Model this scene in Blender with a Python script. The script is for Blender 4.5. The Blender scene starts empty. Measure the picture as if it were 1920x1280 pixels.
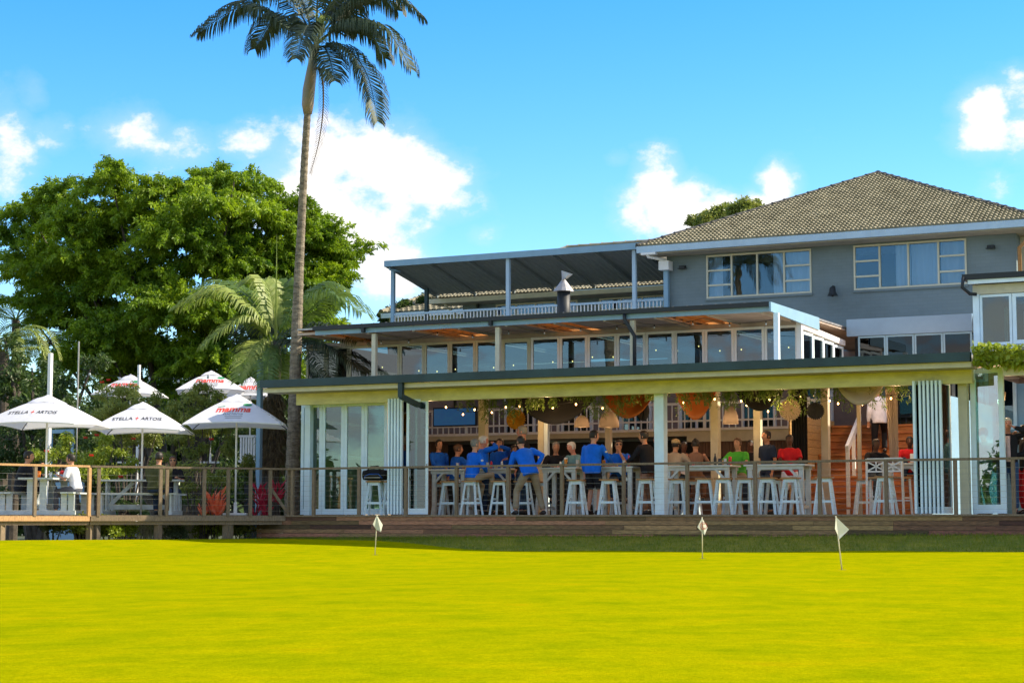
import bpy, math, random
import numpy as np
from mathutils import Vector, Matrix, Euler
random.seed(7); rng = np.random.default_rng(7)
sc = bpy.context.scene
col = sc.collection
R = math.radians
# ------------------------------------------------------------------ camera
FPX = 3500.0
CAM = Vector((15.0, -33.5, -0.11)); YAW = R(26.7); PIT = math.atan(335/FPX)
cd = bpy.data.cameras.new('camera'); cam = bpy.data.objects.new('camera', cd); col.objects.link(cam)
cd.sensor_fit = 'HORIZONTAL'; cd.sensor_width = 36; cd.lens = FPX/1920*36
cd.clip_start = 0.5; cd.clip_end = 2000
cam.location = CAM; cam.rotation_euler = (math.pi/2+PIT, 0, YAW); sc.camera = cam
# ------------------------------------------------------------------ sun + sky
SUN = Vector((0.848, 0.538, 0)).normalized(); SEL = R(37)
sund = Vector((SUN.x*math.cos(SEL), SUN.y*math.cos(SEL), math.sin(SEL)))
sl = bpy.data.lights.new('sun', 'SUN'); sl.energy = 3.45; sl.angle = R(0.6); sl.color = (1, .88, .68)
so = bpy.data.objects.new('sun', sl); col.objects.link(so); so.rotation_euler = sund.to_track_quat('Z', 'Y').to_euler()
w = bpy.data.worlds.new('World'); sc.world = w; w.use_nodes = True
wn, wl = w.node_tree.nodes, w.node_tree.links; wn.clear()
def wnode(t, **k):
    n = wn.new(t)
    for a, b in k.items(): setattr(n, a, b)
    return n
def wmath(op, a, b=None, c=None):
    n = wn.new('ShaderNodeMath'); n.operation = op
    for i, x in enumerate((a, b, c)):
        if x is None: continue
        if isinstance(x, (int, float)): n.inputs[i].default_value = x
        else: wl.new(x, n.inputs[i])
    return n.outputs[0]
sky = wnode('ShaderNodeTexSky', sky_type='NISHITA', sun_disc=False, sun_elevation=SEL, sun_rotation=math.atan2(SUN.x, SUN.y))
sky.altitude = 0; sky.air_density = 1.0; sky.dust_density = 0.3; sky.ozone_density = 3.0
hs = wnode('ShaderNodeHueSaturation'); hs.inputs['Saturation'].default_value = 1.44; hs.inputs['Hue'].default_value = 0.506; hs.inputs['Value'].default_value = 0.76
wl.new(sky.outputs[0], hs.inputs['Color'])
tc = wnode('ShaderNodeTexCoord'); sep = wnode('ShaderNodeSeparateXYZ'); wl.new(tc.outputs['Generated'], sep.inputs[0])
az = wmath('ARCTAN2', sep.outputs[0], sep.outputs[1]); el = wmath('ARCSINE', sep.outputs[2])
def nz(scale, detail, rough=0.6, off=0):
    mp = wnode('ShaderNodeMapping'); mp.inputs['Location'].default_value = (off, off*.7, 0); mp.inputs['Scale'].default_value = (1, 1, 1.5)
    wl.new(tc.outputs['Generated'], mp.inputs[0])
    n = wnode('ShaderNodeTexNoise'); n.inputs['Scale'].default_value = scale; n.inputs['Detail'].default_value = detail; n.inputs['Roughness'].default_value = rough
    wl.new(mp.outputs[0], n.inputs[0]); return n.outputs[0]
n1 = nz(26, 8, .62); n2 = nz(6, 5, .55, 3.1); n3 = nz(80, 5, .6, 1.2)
def pix_dir(x, y):
    a = (x-960)/FPX; b = (640-y)/FPX
    f = math.cos(PIT)-b*math.sin(PIT); u = math.sin(PIT)+b*math.cos(PIT)
    return Vector((math.cos(YAW)*a-math.sin(YAW)*f, math.sin(YAW)*a+math.cos(YAW)*f, u))
def azel(x, y):
    d = pix_dir(x, y).normalized(); return math.atan2(d.x, d.y), math.asin(d.z)
blobs = [(610, 300, 120, 72, 1.15), (720, 330, 130, 95, 1.25), (560, 360, 120, 90, 1.1), (700, 430, 120, 90, 1.1), (800, 345, 90, 70, 1.15), (850, 340, 45, 45, .9), (640, 420, 90, 80, 1.1),
         (730, 510, 90, 75, 1.15), (480, 270, 90, 42, .78), (250, 250, 85, 50, .85), (330, 275, 90, 48, .75), (900, 440, 40, 25, .45),
         (15, 270, 70, 95, .72), (60, 180, 40, 50, .5), (85, 250, 60, 45, .55), (1235, 340, 48, 62, 1.1), (1270, 390, 80, 60, 1.15), (1210, 395, 60, 55, .9), (1340, 400, 80, 45, 1.05),
         (1460, 350, 42, 48, 1.05), (1430, 390, 60, 40, .95), (1160, 300, 30, 20, .4), (1850, 205, 62, 52, 1.1), (1850, 250, 70, 45, 1.0), (1915, 180, 60, 55, .9), (1865, 345, 40, 40, .35), (1930, 240, 70, 60, .95)]
tot = None
for (x, y, rx, ry, a) in blobs:
    A, E_ = azel(x, y); 
    u = wmath('MULTIPLY', wmath('SUBTRACT', az, A), FPX/rx); v = wmath('MULTIPLY', wmath('SUBTRACT', el, E_), FPX/ry)
    q = wmath('ADD', wmath('MULTIPLY', u, u), wmath('MULTIPLY', v, v))
    g = wmath('MULTIPLY', wmath('EXPONENT', wmath('MULTIPLY', q, -0.9)), a)
    tot = g if tot is None else wmath('MAXIMUM', tot, g)
bg = wmath('MULTIPLY', wmath('MAXIMUM', wmath('SUBTRACT', n2, .42), 0), 7.0)
# the clouds placed above sit in a cloudy band; elsewhere unseen cumulus of the same kind, thickened to brighten the shaded front
far = wmath('GREATER_THAN', wmath('ABSOLUTE', wmath('SUBTRACT', az, azel(960, 300)[0])), .36)
tot = wmath('MAXIMUM', tot, wmath('MULTIPLY', bg, far))
nn = wmath('ADD', wmath('MULTIPLY', wmath('SUBTRACT', n1, .5), 2.3), wmath('MULTIPLY', wmath('SUBTRACT', n3, .5), .7))
dens = wmath('ADD', tot, nn)
dens = wmath('MULTIPLY', dens, wmath('MINIMUM', wmath('MULTIPLY', tot, 4.0), 1.0))
mr = wnode('ShaderNodeMapRange', interpolation_type='SMOOTHSTEP'); mr.inputs['From Min'].default_value = .32; mr.inputs['From Max'].default_value = 1.0
wl.new(dens, mr.inputs['Value'])
mix = wnode('ShaderNodeMix', data_type='RGBA'); veil = wmath('MULTIPLY', wmath('MINIMUM', wmath('MAXIMUM', wmath('ADD', wmath('SUBTRACT', tot, .18), wmath('MULTIPLY', nn, .35)), 0), 1.0), .55); wl.new(wmath('MAXIMUM', mr.outputs[0], veil), mix.inputs['Factor']); 
cr = wnode('ShaderNodeMix', data_type='RGBA'); cr.inputs[6].default_value = (2.5, 2.7, 3.2, 1); cr.inputs[7].default_value = (3.35, 3.25, 3.1, 1)
mr2 = wnode('ShaderNodeMapRange'); mr2.inputs['From Min'].default_value = .5; mr2.inputs['From Max'].default_value = 1.2; wl.new(dens, mr2.inputs['Value']); wl.new(mr2.outputs[0], cr.inputs['Factor'])
wl.new(hs.outputs[0], mix.inputs[6]); wl.new(cr.outputs[2], mix.inputs[7])
bgn = wnode('ShaderNodeBackground'); bgn.inputs['Strength'].default_value = 0.15; wl.new(mix.outputs[2], bgn.inputs[0])
wo = wnode('ShaderNodeOutputWorld'); wl.new(bgn.outputs[0], wo.inputs[0])
sc.view_settings.view_transform = 'Standard'; sc.view_settings.look = 'None'; sc.view_settings.gamma = 1
sc.view_settings.use_curve_mapping = False; sc.view_settings.exposure = 1.32
# ------------------------------------------------------------------ picture -> place
def at_Y(x, y, Y):
    d = pix_dir(x, y); return CAM + d*((Y-CAM.y)/d.y)
def at_X(x, y, X):
    d = pix_dir(x, y); return CAM + d*((X-CAM.x)/d.x)
def at_D(x, depth, z=0.0):     # a point at this forward distance, in the column x of the photograph, at height z
    d = pix_dir(x, 975); v = CAM + d*(depth/(d.x*-math.sin(YAW)+d.y*math.cos(YAW))); v.z = z; return v
def px_D(x, y, depth):
    d = pix_dir(x, y); return CAM + d*(depth/(d.x*-math.sin(YAW)+d.y*math.cos(YAW)))
def sstep(a, b, x):
    t = max(0, min(1, (x-a)/(b-a))); return t*t*(3-2*t)
def front_line(x):             # how far forward the decks reach
    if x > -7.15: return 0.0
    if x > -9.68: return (x+7.15)*1.352
    if x > -12.5: return -3.42+(x+9.68)*2.9
    return -11.6+(x+12.5)*.2
def ground_z(x, y):
    d = front_line(x)-y; k = sstep(-8, 0.5, x)
    left = -.50 - .26*sstep(0.3, 10, d); 
    if d < .25: left -= .35*sstep(0, 1.1, .25-d)
    right = -.36-.05*sstep(8, 2, x) - .27*sstep(0, 2.8, d) - .09*sstep(2.8, 12, d)
    z = left*(1-k)+right*k
    if d < -.2: z = min(z, -.55)
    z += .012*math.sin(x*.9+y*.3)*sstep(1, 4, d)
    return z
def ground_hit(x, y):
    d = pix_dir(x, y); t = 6.0
    while t < 90:
        p = CAM+d*t
        if p.z <= ground_z(p.x, p.y): break
        t += .05
    return CAM+d*t
# ------------------------------------------------------------------ materials
MATS = {}
def mat(name, c, rough=.6, var=0, scale=6, bump=0, bscale=40, metal=0, rnd=0, trans=0, c2=None, stretch=(1, 1, 1), spec=.5, emit=None, es=0, detail=4):
    if name in MATS: return MATS[name]
    m = bpy.data.materials.new(name); m.use_nodes = True; nt = m.node_tree; N, L = nt.nodes, nt.links
    b = N['Principled BSDF']; b.inputs['Roughness'].default_value = rough; b.inputs['Metallic'].default_value = metal
    b.inputs['Specular IOR Level'].default_value = spec
    b.inputs['Base Color'].default_value = (*c, 1)
    g = N.new('ShaderNodeNewGeometry'); mp = N.new('ShaderNodeMapping'); mp.inputs['Scale'].default_value = stretch; L.new(g.outputs['Position'], mp.inputs[0])
    out = None
    if var or c2:
        n = N.new('ShaderNodeTexNoise'); n.inputs['Scale'].default_value = scale; n.inputs['Detail'].default_value = detail; n.inputs['Roughness'].default_value = .65; L.new(mp.outputs[0], n.inputs[0])
        r = N.new('ShaderNodeValToRGB'); e = r.color_ramp.elements; e[0].position = .32; e[1].position = .68
        a = c if c2 else tuple(x*(1-var) for x in c); z = c2 if c2 else tuple(min(1, x*(1+var)) for x in c)
        e[0].color = (*a, 1); e[1].color = (*z, 1); L.new(n.outputs[0], r.inputs[0]); out = r.outputs[0]
    if rnd:
        oi = N.new('ShaderNodeObjectInfo'); h = N.new('ShaderNodeHueSaturation'); mm = N.new('ShaderNodeMapRange'); L.new(oi.outputs['Random'], mm.inputs[0])
        mm.inputs['To Min'].default_value = 1-rnd; mm.inputs['To Max'].default_value = 1+rnd; L.new(mm.outputs[0], h.inputs['Value'])
        mm2 = N.new('ShaderNodeMath'); mm2.operation = 'FRACT'; mq = N.new('ShaderNodeMath'); mq.operation = 'MULTIPLY'; mq.inputs[1].default_value = 17.3; L.new(oi.outputs['Random'], mq.inputs[0]); L.new(mq.outputs[0], mm2.inputs[0])
        m3 = N.new('ShaderNodeMapRange'); L.new(mm2.outputs[0], m3.inputs[0]); m3.inputs['To Min'].default_value = .5-rnd*.05; m3.inputs['To Max'].default_value = .5+rnd*.03; L.new(m3.outputs[0], h.inputs['Hue'])
        if out: L.new(out, h.inputs['Color'])
        else: h.inputs['Color'].default_value = (*c, 1)
        out = h.outputs[0]
    if out: L.new(out, b.inputs['Base Color'])
    if bump:
        n = N.new('ShaderNodeTexNoise'); n.inputs['Scale'].default_value = bscale; n.inputs['Detail'].default_value = 3; L.new(mp.outputs[0], n.inputs[0])
        bn = N.new('ShaderNodeBump'); bn.inputs['Strength'].default_value = bump; bn.inputs['Distance'].default_value = .02; L.new(n.outputs[0], bn.inputs['Height']); L.new(bn.outputs[0], b.inputs['Normal'])
    if emit: b.inputs['Emission Color'].default_value = (*emit, 1); b.inputs['Emission Strength'].default_value = es
    if trans:
        t = N.new('ShaderNodeBsdfTranslucent'); mx = N.new('ShaderNodeMixShader'); mx.inputs[0].default_value = trans
        if out: L.new(out, t.inputs[0])
        else: t.inputs[0].default_value = (*c, 1)
        L.new(b.outputs[0], mx.inputs[1]); L.new(t.outputs[0], mx.inputs[2]); L.new(mx.outputs[0], N['Material Output'].inputs[0])
    MATS[name] = m; return m
def glass(name, tint, refl, rough=0.0):
    m = bpy.data.materials.new(name); m.use_nodes = True; nt = m.node_tree; N, L = nt.nodes, nt.links; N.clear()
    t = N.new('ShaderNodeBsdfTransparent'); t.inputs[0].default_value = (*tint, 1); g = N.new('ShaderNodeBsdfGlossy'); g.inputs['Roughness'].default_value = rough; g.inputs[0].default_value = (.9, .95, 1, 1)
    g2 = N.new('ShaderNodeNewGeometry'); nn_ = N.new('ShaderNodeTexNoise'); nn_.inputs['Scale'].default_value = 1.3; L.new(g2.outputs['Position'], nn_.inputs[0]); bu = N.new('ShaderNodeBump'); bu.inputs['Strength'].default_value = .025; bu.inputs['Distance'].default_value = .05; L.new(nn_.outputs[0], bu.inputs['Height']); L.new(bu.outputs[0], g.inputs['Normal'])
    f = N.new('ShaderNodeFresnel'); f.inputs['IOR'].default_value = 1.5; a = N.new('ShaderNodeMath'); a.operation = 'ADD'; a.use_clamp = True; a.inputs[1].default_value = refl; L.new(f.outputs[0], a.inputs[0])
    mx = N.new('ShaderNodeMixShader'); L.new(a.outputs[0], mx.inputs[0]); L.new(t.outputs[0], mx.inputs[1]); L.new(g.outputs[0], mx.inputs[2])
    o = N.new('ShaderNodeOutputMaterial'); L.new(mx.outputs[0], o.inputs[0]); MATS[name] = m; return m
mat('white_paint', (.70, .86, .93), .45, var=.07, scale=3, rnd=.03)
mat('bright_white', (.80, .80, .78), .45, var=.05)
mat('cream_paint', (.62, .58, .24), .5, var=.16, scale=2.5, stretch=(1, 1, 3))
mat('cream_post', (.56, .53, .38), .55, var=.08)
mat('dark_gutter', (.016, .045, .052), .6, var=.25, scale=2)
mat('black_gutter', (.010, .015, .018), .55)
mat('steel_blue', (.22, .38, .50), .45, var=.08, scale=2)
mat('canopy_under', (.24, .29, .31), .6, var=.08)
mat('house_trim', (.40, .55, .66), .45, var=.08, scale=2)
mat('soffit_beige', (.40, .36, .28), .7, var=.12, scale=2)
mat('lining', (.42, .34, .27), .75, var=.2, scale=1.5)
mat('sheet_amber', (.55, .22, .06), .5, trans=.75, var=.3, scale=14)
mat('panel_blue', (.21, .33, .45), .45, var=.06, scale=1.5)
mat('window_cream', (.60, .58, .44), .5, var=.06)
mat('blind', (.75, .75, .76), .8, trans=.2)
mat('deck_wood', (.25, .14, .06), .75, var=.45, scale=9, stretch=(1, 8, 8), bump=.3, bscale=30, rnd=.7)
mat('rail_wood', (.20, .145, .085), .7, var=.3, scale=12, stretch=(4, 4, 1), bump=.2, rnd=.15)
mat('rail_sunlit', (.46, .27, .11), .7, var=.3, scale=12, stretch=(4, 4, 1), bump=.2, rnd=.1)  # rail wood with the warm sunlit tone put into its colour
mat('seat_wood', (.42, .22, .08), .5, var=.25, scale=10, stretch=(1, 6, 6))
mat('step_wood', (.44, .16, .04), .55, var=.3, scale=6, stretch=(1, 8, 8), rnd=.15)
mat('yellow_plank', (.50, .30, .10), .6, var=.25, scale=6, stretch=(1, 1, 8), rnd=.1)
mat('steel', (.35, .35, .33), .5, metal=.6)
mat('galvanised', (.40, .39, .37), .45, metal=.6, var=.2, scale=8)
mat('tile_clay', (.165, .145, .085), .8, c2=(.35, .31, .20), scale=2.2, rnd=0, detail=8)
mat('tile_dark', (.07, .065, .055), .85, var=.3, scale=5)
mat('slat_brown', (.13, .07, .04), .6, var=.2, rnd=.1)
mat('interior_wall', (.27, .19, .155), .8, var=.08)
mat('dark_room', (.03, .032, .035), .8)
mat('floor_dark', (.10, .08, .06), .6, var=.2)
mat('black_fabric', (.006, .006, .007), .9, bump=.3, bscale=25)
mat('orange_fabric', (.50, .16, .03), .6, trans=.5, bump=.4, bscale=20)
mat('pale_fabric', (.62, .52, .44), .7, trans=.35, bump=.3, bscale=15)
mat('amber_paper', (.62, .36, .03), .7, trans=.3)
mat('pale_paper', (.60, .50, .36), .7, trans=.3)
mat('grey_paper', (.06, .06, .07), .8)
mat('lamp_shade', (.22, .18, .14), .7, trans=.5)
mat('bulb', (1, .7, .3), .3, emit=(1, .50, .16), es=6)
mat('cord', (.012, .012, .012), .6)
mat('canvas', (.80, .80, .83), .7, trans=.30, bump=.15, bscale=6, var=.03)
mat('print_black', (.03, .03, .035), .8); mat('print_red', (.70, .06, .035), .7); mat('print_green', (.02, .25, .08), .7); mat('print_grey', (.2, .2, .22), .7)
mat('bark_palm', (.07, .055, .035), .85, c2=(.30, .25, .17), scale=7, stretch=(1, 1, 2.2), bump=.6, bscale=20, detail=7)
mat('bark_dark', (.075, .06, .045), .9, var=.4, scale=6, bump=.5)
mat('crownshaft', (.16, .18, .12), .45, c2=(.30, .20, .13), scale=2)
mat('skirt', (.16, .115, .06), .9, var=.4, scale=10)
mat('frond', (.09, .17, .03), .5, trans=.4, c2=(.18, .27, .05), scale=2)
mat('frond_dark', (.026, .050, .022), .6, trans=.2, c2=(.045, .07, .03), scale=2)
mat('frond_sun', (.20, .29, .04), .5, trans=.4, c2=(.38, .43, .10), scale=2)  # frond green with a sunlit tone put into the colour
mat('frond_dead', (.10, .065, .035), .8)
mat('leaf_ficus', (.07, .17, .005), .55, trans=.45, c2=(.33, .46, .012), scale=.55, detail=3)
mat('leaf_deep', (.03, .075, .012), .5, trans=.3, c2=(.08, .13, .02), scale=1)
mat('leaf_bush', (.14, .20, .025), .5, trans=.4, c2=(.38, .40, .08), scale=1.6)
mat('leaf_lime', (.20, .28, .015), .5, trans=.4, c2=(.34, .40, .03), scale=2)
mat('leaf_grey', (.10, .14, .07), .5, trans=.35, c2=(.17, .2, .1), scale=1)
mat('leaf_fern', (.10, .17, .03), .55, trans=.4, c2=(.20, .28, .05), scale=5)
mat('petal_red', (.65, .035, .02), .5, trans=.4); mat('petal_orange', (.85, .13, .05), .5, trans=.4, c2=(.9, .28, .14), scale=8); mat('petal_pink', (.55, .02, .06), .5, trans=.35)
mat('cloth_flag', (.70, .70, .58), .7, trans=.35)
mat('cane', (.62, .55, .36), .5)
mat('glassware', (.5, .55, .55), .1, spec=.8); mat('beer', (.45, .20, .03), .2); mat('juice_red', (.75, .03, .03), .3, trans=.4); mat('juice_orange', (.9, .28, .02), .3, trans=.4); mat('label_white', (.75, .74, .70), .5); mat('sauce_red', (.60, .015, .02), .35)
mat('table_white', (.60, .62, .58), .55, var=.10, scale=8, rnd=.04)
mat('picnic_white', (.52, .56, .54), .6, var=.14, scale=7)
glass('glass_door', (.36, .62, .62), .05); glass('glass_leaf', (.35, .60, .58), .30); glass('glass_dark', (.10, .14, .16), .0); glass('glass_upper', (.30, .42, .46), .05); glass('glass_house', (.78, .86, .92), .02); glass('glass_bay', (.50, .70, .72), .04)
# grey painted brick
m = bpy.data.materials.new('painted_brick'); m.use_nodes = True; N, L = m.node_tree.nodes, m.node_tree.links; b = N['Principled BSDF']; b.inputs['Roughness'].default_value = .7
tcn = N.new('ShaderNodeNewGeometry'); sp = N.new('ShaderNodeSeparateXYZ'); cb = N.new('ShaderNodeCombineXYZ'); L.new(tcn.outputs['Position'], sp.inputs[0]); ad = N.new('ShaderNodeMath'); L.new(sp.outputs[0], ad.inputs[0]); L.new(sp.outputs[1], ad.inputs[1]); L.new(ad.outputs[0], cb.inputs[0]); L.new(sp.outputs[2], cb.inputs[1])
br = N.new('ShaderNodeTexBrick'); br.inputs['Scale'].default_value = 1; br.inputs['Brick Width'].default_value = .24; br.inputs['Row Height'].default_value = .085; br.inputs['Mortar Size'].default_value = .006; br.inputs['Mortar Smooth'].default_value = .4
br.inputs['Color1'].default_value = (.175, .232, .245, 1); br.inputs['Color2'].default_value = (.188, .246, .260, 1); br.inputs['Mortar'].default_value = (.162, .216, .23, 1); L.new(cb.outputs[0], br.inputs[0])
no = N.new('ShaderNodeTexNoise'); no.inputs['Scale'].default_value = .9; no.inputs['Detail'].default_value = 6; L.new(tcn.outputs['Position'], no.inputs[0])
mx = N.new('ShaderNodeMix'); mx.data_type = 'RGBA'; mx.blend_type = 'MULTIPLY'; mx.inputs[0].default_value = .55; L.new(br.outputs[0], mx.inputs[6]); rp = N.new('ShaderNodeValToRGB'); rp.color_ramp.elements[0].position = .3; rp.color_ramp.elements[0].color = (.6, .6, .58, 1); rp.color_ramp.elements[1].position = .6; L.new(no.outputs[0], rp.inputs[0]); L.new(rp.outputs[0], mx.inputs[7]); L.new(mx.outputs[2], b.inputs['Base Color'])
bu = N.new('ShaderNodeBump'); bu.inputs['Strength'].default_value = .22; bu.inputs['Distance'].default_value = .008; bu.invert = True; L.new(br.outputs['Fac'], bu.inputs['Height']); L.new(bu.outputs[0], b.inputs['Normal']); MATS['painted_brick'] = m
# putting green
m = bpy.data.materials.new('lawn'); m.use_nodes = True; N, L = m.node_tree.nodes, m.node_tree.links; b = N['Principled BSDF']; b.inputs['Roughness'].default_value = .85; b.inputs['Specular IOR Level'].default_value = .0
g = N.new('ShaderNodeNewGeometry')
def lnoise(scale, det, st=(1, 1, 1)):
    mp = N.new('ShaderNodeMapping'); mp.inputs['Scale'].default_value = st; mp.inputs['Rotation'].default_value = (0, 0, -YAW); L.new(g.outputs['Position'], mp.inputs[0])
    n = N.new('ShaderNodeTexNoise'); n.inputs['Scale'].default_value = scale; n.inputs['Detail'].default_value = det; n.inputs['Roughness'].default_value = .7; L.new(mp.outputs[0], n.inputs[0]); return n.outputs[0]
def ramp(inp, stops):
    r = N.new('ShaderNodeValToRGB'); r.color_ramp.elements[0].position = stops[0][0]; r.color_ramp.elements[0].color = (*stops[0][1], 1); r.color_ramp.elements[1].position = stops[-1][0]; r.color_ramp.elements[1].color = (*stops[-1][1], 1)
    for p, c in stops[1:-1]:
        e = r.color_ramp.elements.new(p); e.color = (*c, 1)
    L.new(inp, r.inputs[0]); return r.outputs[0]
big = ramp(lnoise(1.6, 7, (1, .8, 1)), [(.30, (.205, .245, .001)), (.46, (.275, .285, .001)), (.60, (.325, .305, .001)), (.74, (.37, .285, .002))])
fine = ramp(lnoise(7, 7, (1, .7, 1)), [(.34, (.78, .84, .8)), (.64, (1.08, 1.05, 1.0))])
vf = ramp(lnoise(60, 4), [(.32, (.66, .70, .6)), (.68, (1.28, 1.25, 1.2))])
mx = N.new('ShaderNodeMix'); mx.data_type = 'RGBA'; mx.blend_type = 'MULTIPLY'; mx.inputs[0].default_value = .85; L.new(big, mx.inputs[6]); L.new(fine, mx.inputs[7])
mx2 = N.new('ShaderNodeMix'); mx2.data_type = 'RGBA'; mx2.blend_type = 'MULTIPLY'; mx2.inputs[0].default_value = .8; L.new(mx.outputs[2], mx2.inputs[6]); L.new(vf, mx2.inputs[7]); L.new(mx2.outputs[2], b.inputs['Base Color'])
bu = N.new('ShaderNodeBump'); bu.inputs['Strength'].default_value = .5; bu.inputs['Distance'].default_value = .02; L.new(lnoise(90, 4), bu.inputs['Height']); L.new(bu.outputs[0], b.inputs['Normal']); MATS['lawn'] = m
mat('rough_grass', (.10, .15, .002), .85, c2=(.24, .24, .008), scale=3, bump=.8, bscale=30, detail=7)
mat('soil', (.05, .045, .025), .9, c2=(.05, .075, .015), scale=3, bump=.6)
mat('blade', (.11, .18, .002), .7, trans=.3, c2=(.25, .28, .008), scale=3)
# ------------------------------------------------------------------ object helpers
def wm(o):
    m_ = Matrix.LocRotScale(o.location, o.rotation_euler, o.scale)
    return wm(o.parent) @ m_ if o.parent else m_
def tag(o, label=None, cat=None, group=None, kind=None):
    if label:
        o['label'] = label
        if len(label.split()) > 16: print('LONG', label)
    if cat: o['category'] = cat
    if group: o['group'] = group
    if kind: o['kind'] = kind
    return o
def thing(name, label, cat, loc=(0, 0, 0), rotz=0, group=None):
    o = bpy.data.objects.new(name, None); o.empty_display_size = .2; col.objects.link(o); o.location = loc; o.rotation_euler = (0, 0, rotz)
    return tag(o, label, cat, group)
def link(name, me, m_, parent, world=True):
    if m_ is not None and not me.materials: me.materials.append(MATS[m_] if isinstance(m_, str) else m_)
    if parent is not None and world: me.transform(wm(parent).inverted())
    o = bpy.data.objects.new(name, me); col.objects.link(o); o.parent = parent; return o
class MB:
    def __init__(s): s.v = []; s.f = []
    def poly(s, pts):
        i = len(s.v); s.v += [tuple(p) for p in pts]; s.f.append(tuple(range(i, i+len(pts)))); return s
    def bx(s, x0, x1, y0, y1, z0, z1):
        i = len(s.v); s.v += [(x, y, z) for z in (z0, z1) for (x, y) in ((x0, y0), (x1, y0), (x1, y1), (x0, y1))]
        s.f += [(i, i+3, i+2, i+1), (i+4, i+5, i+6, i+7)]+[(i+k, i+(k+1) % 4, i+4+(k+1) % 4, i+4+k) for k in range(4)]; return s
    def beam(s, p, q, w_, h, up=(0, 0, 1)):
        p, q = Vector(p), Vector(q); d = (q-p).normalized(); u = Vector(up); r = d.cross(u)
        if r.length < 1e-4: r = d.cross(Vector((0, 1, 0)))
        r.normalize(); u = r.cross(d).normalized(); i = len(s.v)
        for c in (p, q): s.v += [tuple(c+r*a*w_/2+u*b_*h/2) for a, b_ in ((-1, -1), (1, -1), (1, 1), (-1, 1))]
        s.f += [(i, i+1, i+2, i+3), (i+7, i+6, i+5, i+4)]+[(i+k, i+4+k, i+4+(k+1) % 4, i+(k+1) % 4) for k in range(4)]; return s
    def loft(s, rings, cap=True, closed=False):
        n = len(rings[0]); i = len(s.v)
        for r in rings: s.v += [tuple(p) for p in r]
        for k in range(len(rings)-1):
            for j in range(n):
                a = i+k*n+j; b_ = i+k*n+(j+1) % n; s.f.append((a, b_, b_+n, a+n))
        if cap: s.f.append(tuple(range(i+n-1, i-1, -1))); s.f.append(tuple(range(i+(len(rings)-1)*n, i+len(rings)*n)))
        return s
    def tube(s, pts, rad, n=8, cap=True):
        pts = [Vector(p) for p in pts]; rad = rad if hasattr(rad, '__len__') else [rad]*len(pts); rings = []; ref = None
        for k, p in enumerate(pts):
            t = (pts[min(k+1, len(pts)-1)]-pts[max(k-1, 0)]).normalized()
            if ref is None: ref = t.orthogonal().normalized()
            ref = (ref-t*ref.dot(t)).normalized(); b_ = t.cross(ref)
            rings.append([p+ref*rad[k]*math.cos(6.28318*j/n)+b_*rad[k]*math.sin(6.28318*j/n) for j in range(n)])
        return s.loft(rings, cap)
    def ball(s, c, rx, ry=None, rz=None, n=8, m_=6, rot=None):
        ry = rx if ry is None else ry; rz = rx if rz is None else rz; c = Vector(c); rings = []
        for k in range(m_+1):
            th = math.pi*(.04+.92*k/m_); rr = []
            for j in range(n):
                v = Vector((rx*math.sin(th)*math.cos(6.28318*j/n), ry*math.sin(th)*math.sin(6.28318*j/n), -rz*math.cos(th)))
                if rot: v = rot @ v
                rr.append(c+v)
            rings.append(rr)
        return s.loft(rings)
    def lathe(s, c, prof, n=12):
        c = Vector(c); return s.loft([[c+Vector((r*math.cos(6.28318*j/n), r*math.sin(6.28318*j/n), z)) for j in range(n)] for r, z in prof])
    def build(s, name, m_, parent=None, smooth=False, world=True, kind=None):
        me = bpy.data.meshes.new(name); me.from_pydata(s.v, [], s.f); me.update()
        if smooth: me.polygons.foreach_set('use_smooth', [True]*len(me.polygons))
        o = link(name, me, m_, parent, world)
        if kind: o['kind'] = kind
        return o
CUBE = {}
def piece(name, x0, x1, y0, y1, z0, z1, m_, parent, rotz=0):
    if m_ not in CUBE:
        me = bpy.data.meshes.new('piece_'+m_); q = MB().bx(-.5, .5, -.5, .5, -.5, .5); me.from_pydata(q.v, [], q.f); me.materials.append(MATS[m_]); CUBE[m_] = me
    o = bpy.data.objects.new(name, CUBE[m_]); col.objects.link(o); o.parent = parent
    M = Matrix.LocRotScale(Vector(((x0+x1)/2, (y0+y1)/2, (z0+z1)/2)), Euler((0, 0, rotz)), Vector((x1-x0, y1-y0, z1-z0)))
    if parent is not None: M = wm(parent).inverted() @ M
    l, r, s_ = M.decompose(); o.location = l; o.rotation_euler = r.to_euler(); o.scale = s_; return o
def piece_beam(name, p, q, w_, h, m_, parent):
    p, q = Vector(p), Vector(q)
    o = piece(name, 0, 1, 0, 1, 0, 1, m_, parent); d = (q-p); L_ = d.length; x = d.normalized(); y = Vector((0, 0, 1)).cross(x)
    if y.length < 1e-3: y = Vector((0, 1, 0))
    y.normalize(); z = x.cross(y); M = Matrix((x, y, z)).transposed().to_4x4(); M.translation = (p+q)/2; M = M @ Matrix.Diagonal((L_, w_, h, 1))
    if parent is not None: M = wm(parent).inverted() @ M
    l, r, s_ = M.decompose(); o.location = l; o.rotation_euler = r.to_euler(); o.scale = s_; return o
def copy_tree(o, parent=None):
    c = o.copy(); col.objects.link(c); c.parent = parent
    for ch in list(o.children): copy_tree(ch, c)
    return c
def put(proto, used, loc, rotz, label, group=None, scale=1):
    o = copy_tree(proto) if used else proto
    o.location = loc; o.rotation_euler = (0, 0, rotz); o.scale = (scale,)*3; tag(o, label, None, group); return o
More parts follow.
